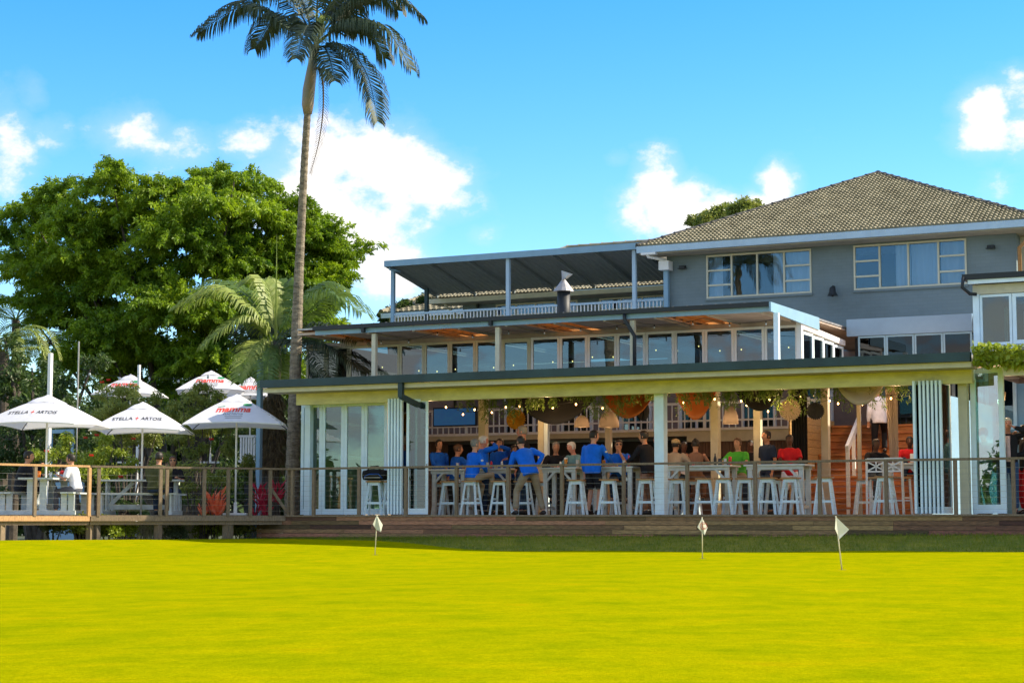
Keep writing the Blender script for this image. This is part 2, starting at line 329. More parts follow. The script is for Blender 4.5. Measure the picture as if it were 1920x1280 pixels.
def quads(name, V, m_, parent=None, kind=None, smooth=False):      # V: (n,4,3)
    n = len(V); me = bpy.data.meshes.new(name); me.vertices.add(n*4); me.vertices.foreach_set('co', V.reshape(-1).astype(np.float32))
    me.loops.add(n*4); me.loops.foreach_set('vertex_index', np.arange(n*4, dtype=np.int32)); me.polygons.add(n); me.polygons.foreach_set('loop_start', np.arange(0, n*4, 4, dtype=np.int32))
    me.update(calc_edges=True); o = link(name, me, m_, parent)
    if kind: o['kind'] = kind
    return o
def unit(a): return a/np.maximum(np.linalg.norm(a, axis=1, keepdims=True), 1e-9)
def leaves(C, size, droop=.3, width=.42, spread=1.0, out=None):
    n = len(C); d = rng.normal(size=(n, 3))*spread; d[:, 2] -= droop
    if out is not None: d += out
    d = unit(d); s = unit(np.cross(d, rng.normal(size=(n, 3)))); L_ = size*rng.uniform(.6, 1.3, (n, 1))
    mid = C+d*L_*.5; tip = C+d*L_; tip[:, 2] -= L_[:, 0]*.12
    return np.stack([C, mid+s*L_*width*.5, tip, mid-s*L_*width*.5], axis=1)
def ball_pts(n):
    return unit(rng.normal(size=(n, 3)))
def clumps(lobes, per, leaf, sub=9, droop=.35, squash=.8, subr=.34, width=.42):
    """lobes: (x, y, z, r): clumps of leaves scattered over and in each lobe"""
    out = []
    for (x, y, z, r) in lobes:
        k = max(3, int(sub*(r/1.0)**1.5)) if sub > 0 else 1
        dirs = ball_pts(k); rad = r*rng.uniform(.35, 1.0, (k, 1)); ctr = np.array([[x, y, z]])+dirs*rad*np.array([[1, 1, squash]])
        for c in ctr:
            m_ = max(8, int(per*rng.uniform(.6, 1.4))); sr = max(.16, r*subr*rng.uniform(.6, 1.3))
            P = ball_pts(m_)*sr*(rng.uniform(.15, 1, (m_, 1))**.6)*np.array([[1, 1, .62]]); P[:, 2] -= .25*(P[:, 0]**2+P[:, 1]**2)/max(sr, .01)
            out.append(leaves(c+P, leaf, droop, width, .7, out=unit(P)*.6))
    return np.concatenate(out)

def shoots(lobes, k_per, per, leaf, L_=.8, rad=.15, droop=.5, up=.45, width=.36):
    """leafy shoots that spring from each lobe, rise and then hang: (x, y, z, r) lobes"""
    out = []
    for (x, y, z, r) in lobes:
        k = max(4, int(k_per*r**1.6)); D_ = ball_pts(k); D_[:, 2] = np.abs(D_[:, 2])*.9-.15*(rng.random(k) < .5); D_ = unit(D_)
        for d in D_:
            ln = L_*rng.uniform(.5, 1.15)*min(1, .45+r*.45); s = np.array([x, y, z])+d*r*rng.uniform(.25, .75); m_ = max(10, int(per*rng.uniform(.6, 1.3)))
            t = rng.uniform(0, 1, m_)[:, None]; hor = np.array([d[0], d[1], 0]); P = s+d*ln*t+np.array([0, 0, 1])*(up*ln*t-droop*1.5*ln*t*t)+hor*.2*t
            P = P+ball_pts(m_)*rad*(1.15-.6*t)*rng.uniform(.2, 1, (m_, 1)); out.append(leaves(P, leaf, droop*1.3, width, .6, out=d[None]*.7))
    return np.concatenate(out)
# ================================================================== GROUND
def grid_ground(name, x0, x1, y0, y1, nx, ny, f, m_):
    xs = np.linspace(x0, x1, nx); ys = np.linspace(y0, y1, ny); v = [(x, y, f(x, y)) for y in ys for x in xs]
    fc = [(j*nx+i, j*nx+i+1, (j+1)*nx+i+1, (j+1)*nx+i) for j in range(ny-1) for i in range(nx-1)]
    q = MB(); q.v = v; q.f = fc; return tag(q.build(name, m_, smooth=True), kind='structure')
def edge_of_green(x):   # where the mown green gives way to the rough bank
    return front_line(x)-(.12+2.35*sstep(-9, 0, x))+.15*math.sin(x*1.3)
grid_ground('ground', -500, 500, -300, 900, 60, 60, lambda x, y: -1.15-.002*max(0, y-20), 'soil')
# the green is one sheet that follows the bank; a second, lower sheet is the bank and the garden soil
xs = np.concatenate([np.linspace(-60, -14, 24), np.linspace(-13.6, 12, 100), np.linspace(12.5, 60, 26)])
ts = np.concatenate([np.linspace(0, 6, 36), np.linspace(6.3, 14, 26), np.linspace(14.6, 60, 40)])
v = [(x, edge_of_green(x)-t, ground_z(x, edge_of_green(x)-t)+.004) for t in ts for x in xs]; nx = len(xs)
q = MB(); q.v = v; q.f = [(j*nx+i, (j+1)*nx+i, (j+1)*nx+i+1, j*nx+i+1) for j in range(len(ts)-1) for i in range(nx-1)]
tag(q.build('putting_green', 'lawn', smooth=True), kind='structure')
ts = np.concatenate([np.linspace(-.3, 3.5, 34)]); v = [(x, edge_of_green(x)+t, ground_z(x, edge_of_green(x)+t)-(.01 if t > 0 else .05)) for t in ts for x in xs]
q = MB(); q.v = v; q.f = [(j*nx+i, (j+1)*nx+i, (j+1)*nx+i+1, j*nx+i+1)[::-1] for j in range(len(ts)-1) for i in range(nx-1)]
tag(q.build('grass_bank', 'rough_grass', smooth=True), kind='structure')
grid_ground('garden_ground', -40, -6.9, -3, 45, 40, 50, lambda x, y: -.78+.01*math.sin(x*2+y) if y > front_line(x) + .6 else -1.0, 'soil')
# tufts of rough grass on the bank
n = 26000; X = rng.uniform(-9, 12.5, n); T = rng.uniform(0, 1, n)
V = np.zeros((n, 4, 3))
for i in range(n):
    x = X[i]; e = edge_of_green(x)-.15; f0 = front_line(x)+.02; y = e+(f0-e)*T[i]; z = ground_z(x, y)-.012; h = .02+.05*random.random()*min(1, (y-e)*2+.3); a = random.random()*6.28; wv = .005; lx = random.uniform(-.03, .03)
    V[i] = [(x-wv*math.cos(a), y-wv*math.sin(a), z), (x+wv*math.cos(a), y+wv*math.sin(a), z), (x+lx+wv*.3, y+lx, z+h), (x+lx-wv*.3, y+lx, z+h)]
quads('rough_grass', V, 'blade', kind='stuff')
# ================================================================== DECKS
deck = thing('deck', 'raised timber deck running along the front of the whole bar, faced with weathered brown boards', 'deck', (0, 0, 0))
# floor boards
yb = 0.0
while yb < 8.0:
    piece('floor_board', -7.15, 12.6, yb+.003, yb+.137, -.03, 0, 'deck_wood', deck); yb += .14
# facing boards, in rows with staggered joints
rows = [(-.035, -.112)]+[(-.12-.088*k, -.12-.088*(k+1)+.009) for k in range(5)]
for k, (zt, zb) in enumerate(rows):
    x = -7.95 if k > 0 else -7.2; x += 0
    off = random.uniform(-.8, 0)
    while x < 12.6:
        L_ = random.choice((1.5, 1.9, 2.3, 2.8))+(off if x < -7.0 else 0); x1 = min(x+L_, 12.6)
        piece('facing_board', x+.002, x1-.002, -.05+.004*random.random(), -.02, zb, zt, 'deck_wood', deck); x = x1
piece('edge_board', -7.2, 12.6, -.075, -.001, -.034, -.002, 'rail_wood', deck)
piece('beam', -7.15, 12.6, .0, .10, -.62, -.035, 'floor_dark', deck)
for x in range(-6, 13, 2): piece('post', x, x+.1, .2, .3, -1.1, -.035, 'floor_dark', deck)
ldeck = thing('deck', 'lower left timber deck on stumps that carries the picnic tables', 'deck', (0, 0, 0))
P1, P2, P3, P4 = Vector((-7.22, 0.0, 0)), Vector((-9.68, -3.42, 0)), Vector((-10.35, -5.36, 0)), Vector((-12.2, -10.8, 0))
dg = (P2-P1).normalized(); nb = Vector((dg.y, -dg.x, 0)); nb = nb if nb.x < 0 else -nb
# boards run parallel to the front edge, clipped by simple lengths
for k in range(60):
    o_ = .07+.14*k; a = P1+nb*o_; L0 = (P2-P1).length+ o_*.25
    if a.x < -20: break
    piece_beam('floor_board', a+Vector((0, 0, -.019))-dg*(o_*.7), a+dg*(L0+4.5)+Vector((0, 0, -.019)), .132, .028, 'rail_wood', ldeck)
for a, b in ((P1, P2), (P2, P3), (P3, P4)):
    d = (b-a).normalized(); piece_beam('edge_board', a+Vector((0, 0, -.075))+d*.03, b+Vector((0, 0, -.075)), .045, .10, 'rail_sunlit' if a is not P1 else 'rail_wood', ldeck)
    piece_beam('joist', a+Vector((0, 0, -.165))+d*.03+nb*.06, b+Vector((0, 0, -.165))+nb*.06, .05, .07, 'rail_wood', ldeck)
def along(px, a, b):          # the point of the line a-b seen in column px
    d = pix_dir(px, 975); o = CAM; ab = b-a; den = d.x*ab.y-d.y*ab.x; t = ((a.x-o.x)*ab.y-(a.y-o.y)*ab.x)/den; return Vector((o.x+d.x*t, o.y+d.y*t, 0))
for px in (4, 172, 184, 300, 428, 434):
    a, b = (P1, P2) if px > 172 else (P2, P3); p = along(px, a, b)+nb*.12
    piece('stump', p.x-.06, p.x+.06, p.y-.06, p.y+.06, -1.1, -.2, 'rail_wood' if px != 184 else 'bark_dark', ldeck)
# ------------------------------------------------------------------ railings
def railing(label, a, b, pxs, top=1.0, woods=('rail_wood',), cables=8, extra=()):
    r = thing('deck_railing', label, 'railing', a); d = (b-a).normalized(); rz = math.atan2(d.y, d.x)
    for i, px in enumerate(pxs):
        p = along(px, a, b); piece('post', p.x-.032, p.x+.032, p.y-.032, p.y+.032, -.03, top-.045, woods[i % len(woods)], r, rz)
    piece_beam('handrail', a+Vector((0, 0, top-.022)), b+Vector((0, 0, top-.022)), .085, .042, woods[0], r)
    for k in range(cables):
        z = .09+k*(top-.16)/cables; pa, pb = a+Vector((0, 0, z)), b+Vector((0, 0, z)); L_ = (pb-pa).length; n_ = int(L_/1.0)+1
        pts = [pa.lerp(pb, t/(n_*2))-Vector((0, 0, .004*(t % 2))) for t in range(n_*2+1)]
        MB().tube(pts, .0020, 4).build('cable', 'steel', r)
    return r
railing('long brown deck railing with thin steel cables in front of the bar', Vector((-7.18, -.03, 0)), Vector((12.5, -.03, 0)), (548, 588, 673, 761, 856, 953, 1054, 1170, 1289.5, 1417, 1538, 1663, 1793, 1902, 2020), woods=('rail_wood', 'rail_wood', 'rail_wood'))
r = railing('angled deck railing between the picnic deck corner and the glass doors', P1+Vector((0, -.03, 0)), P2, (541, 506, 469, 427, 382, 312, 300, 184), woods=('rail_wood',), cables=7)
MB().beam(along(506, P1, P2)+Vector((0, 0, .58)), along(538, P1, P2)+Vector((0, 0, .06)), .035, .06).build('brace', 'rail_wood', r)
railing('sunlit deck railing at the far left in front of the first picnic table', P2+Vector((-.02, -.05, 0)), P4, (166, 64, -40, -150), woods=('rail_sunlit', 'rail_wood'), cables=7)
# ================================================================== BAR PAVILION
GY = .80                      # line of the folding glass
bar = thing('bar_pavilion', 'open fronted bar pavilion with dark gutter, cream beam and white folding glass', 'building', (0, GY, 0))
piece('gutter', -7.66, 7.44, -.42, -.28, 2.70, 2.86, 'dark_gutter', bar)
MB().bx(-7.66, 7.44, -.30, -.27, 2.60, 2.695).build('fascia', 'cream_post', bar)
MB().bx(-7.62, 7.40, -.26, .32, 2.60, 2.64).build('soffit', 'soffit_beige', bar)
rb = MB().bx(-7.60, 7.40, -.27, 4.25, 2.78, 2.84)
rb.build('roof', 'galvanised', bar)
k = 0; x = -7.6                                     # ribs of the sheet roof, seen along the gutter
while x < 7.4:
    MB().bx(x, x+.04, -.30, 4.2, 2.842, 2.872).build('roof_rib', 'galvanised', bar); x += .33
MB().bx(-7.22, 7.30, .32, .46, 2.36, 2.62).build('beam', 'cream_paint', bar)
MB().bx(-7.22, 7.30, .47, .56, 2.43, 2.62).build('head_rail', 'white_paint', bar)
MB().bx(-7.14, 7.26, GY-.05, GY+.05, 2.40, 2.47).build('head_rail', 'white_paint', bar)
MB().bx(-7.14, 7.26, .56, GY-.05, 2.47, 2.52).build('head_board', 'soffit_beige', bar)
MB().bx(-7.2, 7.4, GY+.05, 4.2, 2.70, 2.76).build('ceiling', 'lining', bar)
for x0, x1, y0, y1, m_ in ((-7.22, -7.08, .66, .80, 'white_paint'), (1.0, 1.20, .56, .76, 'white_paint'), (6.98, 7.14, .58, .76, 'cream_post')):
    MB().bx(x0, x1, y0, y1, 0, 2.42).build('post', m_, bar)
MB().bx(-7.2, -7.1, .86, 4.2, 2.3, 2.7).build('end_beam', 'cream_post', bar)
MB().bx(-7.19, -7.12, .87, 4.2, 0, 2.299).build('end_wall', 'soffit_beige', bar)
MB().bx(-7.115, -7.09, 1.2, 3.8, 1.25, 1.33).bx(-7.115, -7.09, 1.2, 3.8, 2.0, 2.06).build('wall_shelf', 'bright_white', bar)
# square downpipe bracket off the gutter
dp = MB(); px0 = at_Y(752, 730, -.35).x
dp.bx(px0-.05, px0+.05, -.40, -.30, 2.40, 2.70); dp.beam((px0, -.35, 2.42), (px0+.16, .10, 2.26), .1, .1); dp.build('downpipe', 'dark_gutter', bar)
# interior posts behind the tables
for px, w_, m_ in ((905, .17, 'cream_post'), (1016, .15, 'cream_post'), (1025, .10, 'white_paint'), (1141, .12, 'soffit_beige'), (1341, .17, 'cream_post'), (1421, .15, 'cream_post'), (1548, .15, 'soffit_beige'), (1612, .07, 'soffit_beige')):
    X = at_Y(px, 850, 4.1).x; MB().bx(X-w_/2, X+w_/2, 4.05, 4.05+w_, 0, 2.70).build('inner_post', m_, bar)
# ------------------------------------------------------------------ folding doors
def leaf(parent, hinge, ang, wd, h, fr=.065, th=.045, glassm='glass_door', handle=False, z0=.015, fm='white_paint', name='door_leaf', bot=.12):
    """door leaf from the hinge point, swinging to angle ang (0 = along +X)"""
    c, s = math.cos(ang), math.sin(ang); hx, hy = hinge
    def box(x0, x1, z0_, z1_, t=th, q=None):
        q = q or MB(); i = len(q.v)
        for z in (z0_, z1_):
            for (a, b) in ((x0, -t/2), (x1, -t/2), (x1, t/2), (x0, t/2)): q.v.append((hx+a*c-b*s, hy+a*s+b*c, z))
        q.f += [(i, i+3, i+2, i+1), (i+4, i+5, i+6, i+7)]+[(i+k, i+(k+1) % 4, i+4+(k+1) % 4, i+4+k) for k in range(4)]; return q
    q = MB(); box(0, fr, z0, h, th, q); box(wd-fr, wd, z0, h, th, q); box(fr, wd-fr, h-fr, h, th, q); box(fr, wd-fr, z0, z0+bot, th, q)
    f = q.build(name, fm, parent)
    box(fr-.003, wd-fr+.003, z0+bot-.003, h-fr+.003, .010).build('pane', glassm, f)
    if handle: box(wd-fr*.7, wd-fr*.3, .98, 1.06, th+.05).build('handle', 'steel', f)
    return f
fd = thing('folding_door', 'closed run of white folding glass doors at the left end of the bar', 'door', (-7.08, GY, 0))
xs_ = [at_Y(px, 850, GY).x for px in (565, 605, 646, 684, 727)]
for i in range(4): leaf(fd, (xs_[i], GY), 0, xs_[i+1]-xs_[i]-.006, 2.40, fr=.072)
fs = thing('folding_door', 'stack of folded white glass door leaves left of the opening with one leaf swung out', 'door', (-4.4, GY, 0))
X0 = at_Y(747, 850, GY-.2).x
for k in range(5): leaf(fs, (X0+.075*k, GY-.62), R(90)-R(2), .62, 2.42, fr=.06, th=.04)
leaf(fs, (X0+.40, GY-.55), R(18), .46, 2.40, fr=.055, handle=True)
fr_ = thing('folding_door', 'stack of folded white glass door leaves at the right end of the opening', 'door', (6.3, GY, 0))
X0 = at_Y(1726, 850, GY-.2).x
leaf(fr_, (X0, GY-.62), R(80), .62, 2.42, fr=.06, handle=True)
for k in range(6): leaf(fr_, (X0+.11+.075*k, GY-.62), R(88), .62, 2.42, fr=.06, th=.04)
fo = thing('glass_door', 'wide glass door leaf standing ajar right of the cream post', 'door', (7.2, GY, 0))
leaf(fo, (7.16, GY), R(-15), .66, 2.66, fr=.10, bot=.16, glassm='glass_leaf')
MB().bx(7.17, 7.24, GY-.05, GY+.05, 0, 2.66).build('jamb', 'white_paint', fo)
# green hedge along the right-hand canopy and what is below it
hx0 = at_Y(1826, 670, -.3).x
side = thing('side_room', 'side room of the bar at the right edge with pale beam and curtained glass', 'building', (9, 1.5, 0))
MB().bx(7.95, 12.6, -.12, .05, 2.44, 2.68).build('beam', 'cream_post', side)
MB().bx(7.5, 12.6, -.10, 5.0, 2.70, 2.80).build('roof', 'soffit_beige', side)
MB().bx(8.02, 8.12, 1.9, 2.0, 0, 2.5).build('post', 'cream_post', side)
MB().bx(8.12, 12.6, 1.9, 2.0, 2.3, 2.7).build('head_board', 'cream_post', side)
for k in range(3): leaf(side, (8.14+k*1.0, 1.95), 0, .98, 2.3, fr=.09, name='window', glassm='glass_bay')
c_ = MB(); n_ = 60
for i in range(n_):
    xa, xb = 8.3+i*.045, 8.3+(i+1)*.045; ya, yb_ = 2.2+.03*math.sin(i*1.3), 2.2+.03*math.sin((i+1)*1.3); c_.poly([(xa, ya, .05), (xb, yb_, .05), (xb, yb_, 2.3), (xa, ya, 2.3)])
c_.build('curtain', 'pale_fabric', side, smooth=True)
MB().bx(7.5, 12.6, 4.9, 5.0, 0, 2.7).build('back_wall', 'interior_wall', side)
L_ = []
for i in range(4200):
    x = rng.uniform(hx0, 12.5); y = rng.uniform(-.42, -.12); k_ = (x-hx0); zt = 3.0-.055*k_*1.2; z = rng.uniform(zt-.36, zt); L_.append((x, y, z))
hedge = thing('hedge_strip', 'strip of bright green leafy hedging fixed along the canopy edge at the right', 'hedge', (hx0, -.3, 2.7))
MB().bx(hx0, 12.5, -.36, -.14, 2.70, 2.86).build('backing', 'rough_grass', hedge)
quads('foliage', leaves(np.array(L_), .10, .1, .7), 'leaf_lime', hedge)
# ================================================================== GLAZED TERRACE (middle level)
ter = thing('glazed_terrace', 'middle storey terrace with a row of glass leaves under a wide flat roof', 'building', (0, 4, 2.9))
xl = at_Y(590, 620, 2.0).x; xr = 2.94
RZ = 4.17
MB().bx(xl, xr, 1.90, 2.02, RZ-.02, RZ+.07).build('gutter', 'black_gutter', ter)
MB().bx(xl, xr-.02, 2.021, 2.05, RZ-.12, RZ-.021).build('fascia', 'steel_blue', ter)
# roof and lining in strips, some of them amber sheets that let the sun through
sheets = [(at_Y(600, 640, 3).x, 1.0), (at_Y(800, 625, 3).x, 1.05), (at_Y(1010, 615, 3).x, 1.05), (at_Y(1268, 600, 3).x, 1.05)]
edges = [xl]; kinds = []
for (sx, sw) in sheets:
    edges += [sx, sx+sw]; kinds += ['solid', 'sheet']
edges.append(xr); kinds.append('solid')
for i, kd in enumerate(kinds):
    x0, x1 = edges[i], edges[i+1]
    if kd == 'solid':
        MB().bx(x0, x1, 2.05, 12.0, RZ+.01, RZ+.05).build('roof_panel', 'galvanised', ter)
        MB().bx(x0+.002, x1-.002, 2.05, 5.1, RZ-.10, RZ-.06).build('soffit', 'lining', ter)
        MB().bx(x0+.002, x1-.002, 5.1, 12.0, RZ-.04, RZ-.01).build('soffit', 'lining', ter)
    else:
        q = MB(); n_ = 14
        for j in range(n_):
            xa, xb = x0+(x1-x0)*j/n_, x0+(x1-x0)*(j+1)/n_; za, zb = RZ+.012*(j % 2), RZ+.012*((j+1) % 2); q.poly([(xa, 2.05, za), (xb, 2.05, zb), (xb, 6.0, zb), (xa, 6.0, za)])
        q.build('amber_sheet', 'sheet_amber', ter)
        for y in np.arange(2.1, 4.0, .42): MB().bx(x0, x1, y, y+.045, RZ-.075, RZ-.03).build('batten', 'seat_wood', ter)
        for x in (x0+.3, x0+.68): MB().bx(x, x+.04, 2.06, 4.0, RZ-.115, RZ-.077).build('batten', 'seat_wood', ter)
for x in np.arange(xl+.2, xr, 1.15): MB().bx(x, x+.05, 2.055, 4.0, RZ-.145, RZ-.102).build('rafter', 'soffit_beige', ter)
x = xl
while x < xr: MB().bx(x, x+.03, 1.97, 5.0, RZ+.0505, RZ+.085).build('roof_rib', 'galvanised', ter); x += .31
MB().poly([(xr, 1.9, RZ+.06), (xr, 5.1, RZ+.05), (xr, 5.1, RZ-.22), (xr, 1.9, RZ-.13)]).poly([(xr+.04, 1.9, RZ+.06), (xr+.04, 1.9, RZ-.13), (xr+.04, 5.1, RZ-.22), (xr+.04, 5.1, RZ+.05)]).poly([(xr, 1.9, RZ+.06), (xr+.04, 1.9, RZ+.06), (xr+.04, 5.1, RZ+.05), (xr, 5.1, RZ+.05)]).poly([(xr, 1.9, RZ+.06), (xr, 1.9, RZ-.13), (xr+.04, 1.9, RZ-.13), (xr+.04, 1.9, RZ+.06)]).poly([(xr, 5.1, RZ-.22), (xr+.04, 5.1, RZ-.22), (xr+.04, 1.9, RZ-.13), (xr, 1.9, RZ-.13)]).build('barge_board', 'steel_blue', ter)
for px in (701, 933, 1186, 1456):
    X = at_Y(px, 660, 2.1).x; MB().bx(X-.05, X+.05, 2.08, 2.18, 2.84, RZ-.146).build('post', 'white_paint' if px == 1456 else 'cream_post', ter)
# black downpipe that kinks back to the post
X = at_Y(1171, 600, 1.96).x; X2 = at_Y(1189, 660, 2.0).x
MB().tube([(X, 1.96, RZ), (X, 1.96, RZ-.14), (X2, 2.02, RZ-.48), (X2, 2.02, 2.9)], .042, 8).build('downpipe', 'black_gutter', ter, smooth=True)
for px in (681, 920): X = at_Y(px, 610, 1.95).x; MB().bx(X-.035, X+.035, 1.91, 1.99, RZ-.12, RZ-.02).build('outlet', 'black_gutter', ter)
TY = 4.0
pxs = [575, 612, 655, 703, 750, 796, 844, 892, 940, 996, 1050, 1102, 1157, 1211, 1265, 1322, 1377, 1434, 1497]
for i in range(len(pxs)-1):
    xa, xb = at_Y(pxs[i], 660, TY).x, at_Y(pxs[i+1], 660, TY).x
    leaf(ter, (xa+.004, TY), 0, xb-xa-.008, 3.97, fr=.055 if i != 8 else .09, z0=2.86, glassm='glass_upper', bot=.07, fm='cream_post' if i < 9 else 'bright_white', name='window')
xa, xb = at_Y(575, 660, TY).x, at_Y(1503, 660, TY).x
MB().bx(xa, xb, TY-.04, TY+.04, 3.975, RZ-.102).build('head_rail', 'lining', ter)
MB().bx(xb-.09, xb+.02, TY-.06, TY+.06, 2.84, RZ-.10).build('post', 'bright_white', ter)
for k in range(4):
    leaf(ter, (xb-.02, TY+.08+.74*k), R(90), .72, 3.84-.03*k, fr=.055, z0=2.86, glassm='glass_upper', bot=.07, name='window', fm='white_paint')
MB().beam((xb-.02, TY, 3.95), (xb-.02, TY+3.1, 3.84), .09, .12).build('side_rail', 'bright_white', ter)
MB().bx(xa, xa+.1, TY, 12, 2.86, RZ-.1).build('end_wall', 'interior_wall', ter)
# white panel and strip of low windows to the right
x0, x1 = at_Y(1587, 600, 7).x, at_Y(1822, 600, 7).x
MB().bx(x0, x1, 7.0, 7.12, 3.98, 4.36).build('white_panel', 'panel_blue', ter)
MB().bx(x0, x1+1, 7.13, 12, 4.28, 4.34).build('roof_panel', 'galvanised', ter)
for k in range(4):
    a = x0+.25+(x1-x0-.25)/4*k; leaf(ter, (a, 7.05), 0, (x1-x0-.25)/4-.01, 3.97, fr=.04, z0=3.1, glassm='glass_dark', name='window', fm='steel_blue', bot=.05)
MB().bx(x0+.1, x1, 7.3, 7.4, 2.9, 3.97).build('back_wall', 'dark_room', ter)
# ================================================================== RIGHT BAY
bay = thing('glass_bay', 'white framed glass bay with dark flat roof at the right edge above the hedge', 'building', (9, 3, 2.9))
bx0 = at_Y(1826, 600, 3).x
MB().bx(bx0-.15, 13, 2.72, 8, 4.55, 4.66).build('roof', 'black_gutter', bay)
MB().bx(bx0-.05, 13, 2.76, 2.82, 4.47, 4.548).build('fascia', 'white_paint', bay)
MB().bx(bx0, 13, 2.95, 3.05, 4.28, 4.465).build('head_board', 'cream_post', bay)
MB().bx(bx0, bx0+.12, 2.94, 3.06, 2.8, 4.28).build('corner_post', 'white_paint', bay)
leaf(bay, (bx0+.125, 3.0), 0, at_Y(1898, 600, 3).x-bx0-.125, 4.27, fr=.05, z0=3.28, bot=.05, glassm='glass_bay', name='window')
xw = at_Y(1898, 600, 3).x
for k in range(5): leaf(bay, (xw+.01+k*.62, 3.0), 0, .6, 4.27, fr=.075, z0=3.28, bot=.08, glassm='glass_bay', name='window')
for a, b in ((bx0+.125, xw), (xw+.01, xw+1.2), (xw+1.21, xw+3)): leaf(bay, (a, 3.0), 0, b-a, 3.27, fr=.045, z0=2.8, bot=.04, glassm='glass_bay', name='window')
MB().bx(bx0, 13, 6.9, 7.0, 2.8, 4.5).build('back_wall', 'interior_wall', bay)
MB().bx(bx0, bx0+.04, 3.06, 6.9, 2.8, 4.5).build('side_wall', 'interior_wall', bay)
for k in range(7): MB().bx(bx0+.25+k*.35, bx0+.30+k*.35, 4.6+.2*k, 4.7+.2*k, 2.8, 4.2-.1*(k % 3)).build('inner_post', 'bright_white', bay)
MB().tube([(bx0-.12, 2.7, 4.6), (bx0-.14, 2.68, 4.4), (bx0-.02, 2.8, 4.28), (bx0+.1, 2.85, 4.27)], .035, 8).build('downpipe', 'black_gutter', bay, smooth=True)
# ================================================================== BRICK HOUSE
WY = 12.0
house = thing('brick_house', 'grey painted brick house with hipped tile roof and two wide curtained windows', 'house', (1, WY, 0))
wx0, wx1 = at_Y(1250, 500, WY).x, at_Y(1906, 500, WY).x
W1 = (at_Y(1325, 520, WY).x, at_Y(1522, 520, WY).x); W2 = (at_Y(1601, 500, WY).x, at_Y(1813, 500, WY).x)
zb, zt_ = (at_Y(1325, 558, WY).z+at_Y(1813, 535, WY).z)/2, (at_Y(1325, 480, WY).z+at_Y(1813, 446, WY).z)/2
EZ = 6.86
q = MB(); xs_ = [wx0, W1[0], W1[1], W2[0], W2[1], wx1]
for i in range(5):
    if i in (1, 3): q.bx(xs_[i], xs_[i+1], WY, WY+.2, 0, zb); q.bx(xs_[i], xs_[i+1], WY, WY+.2, zt_, EZ)
    else: q.bx(xs_[i], xs_[i+1], WY, WY+.2, 0, EZ)
q.build('wall', 'painted_brick', house)
MB().bx(wx1-.2, wx1, WY+.2, 22, 0, EZ).bx(wx0, wx0+.2, WY+.2, 22, 0, EZ).build('wall', 'painted_brick', house)
for wi, (a, b) in enumerate((W1, W2)):
    cols = [0, .245, .49, .745, 1] if wi == 0 else [0, .235, .49, .755, 1]; f = .045; q = MB(); Y0, Y1 = WY-.03, WY+.05; panes = []
    q.bx(a, b, Y0, Y1, zb, zb+f); q.bx(a, b, Y0, Y1, zt_-f, zt_)
    for k, c in enumerate(cols):
        x = a+(b-a)*c; xx0, xx1 = (x, x+f) if k == 0 else ((x-f, x) if k == 4 else (x-f/2, x+f/2)); q.bx(xx0, xx1, Y0-.002, Y1+.002, zb+f, zt_-f)
    for k in range(4):
        xa, xb = a+(b-a)*cols[k]+.02, a+(b-a)*cols[k+1]-.02
        if k in (0, 3):
            zs = [zb+f, zb+(zt_-zb)*.30, zb+(zt_-zb)*.64, zt_-f]
            for z in zs[1:3]: q.bx(xa+.01, xb-.01, Y0+.002, Y1-.002, z-.022, z+.022)
        else: zs = [zb+f, zt_-f]
        for j in range(len(zs)-1): panes.append((xa, xb, zs[j]+.01, zs[j+1]-.01))
    fo_ = q.build('window', 'window_cream', house)
    for (xa, xb, za, zc) in panes: MB().bx(xa, xb, WY+.004, WY+.012, za, zc).build('pane', 'glass_house', fo_)
    MB().bx(a-.03, b+.03, WY-.05, WY-.002, zb-.06, zb-.004).build('sill', 'painted_brick', fo_)
    for (ca, cb_) in (((0, .13), (.62, .72), (.74, 1)) if wi == 0 else ((.36, .49), (.50, .75), (.76, 1))):
        c_ = MB(); n_ = int((cb_-ca)*60)
        for i in range(n_):
            xa, xb = a+(b-a)*(ca+(cb_-ca)*i/n_), a+(b-a)*(ca+(cb_-ca)*(i+1)/n_); ya, yb_ = WY+.20+.03*math.sin(i*1.25), WY+.20+.03*math.sin((i+1)*1.25)
            c_.poly([(xa, ya, zb), (xb, yb_, zb), (xb, yb_, zt_), (xa, ya, zt_)])
        c_.build('curtain', 'blind', fo_, smooth=True)
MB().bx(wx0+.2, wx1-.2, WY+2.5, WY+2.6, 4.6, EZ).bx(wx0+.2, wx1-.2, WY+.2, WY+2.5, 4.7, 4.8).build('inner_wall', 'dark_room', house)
# eaves: fascia, gutter and soffit
ex0, ex1, eY = at_Y(1196, 466, 11.3).x, 6.45, 11.3; AX, AYY, AZ = 1.15, 16.55, 9.42
MB().bx(ex0, ex1, eY-.10, eY+.02, EZ-.02, EZ+.15).build('gutter', 'house_trim', house)
MB().bx(ex1, ex1+.10, eY-.10, 21.8, EZ-.02, EZ+.15).build('gutter', 'house_trim', house)
MB().bx(ex0+.02, ex1-.02, eY+.021, WY-.001, EZ-.05, EZ-.01).bx(wx1, ex1-.02, WY, 21.8, EZ-.05, EZ-.01).build('soffit', 'soffit_beige', house)
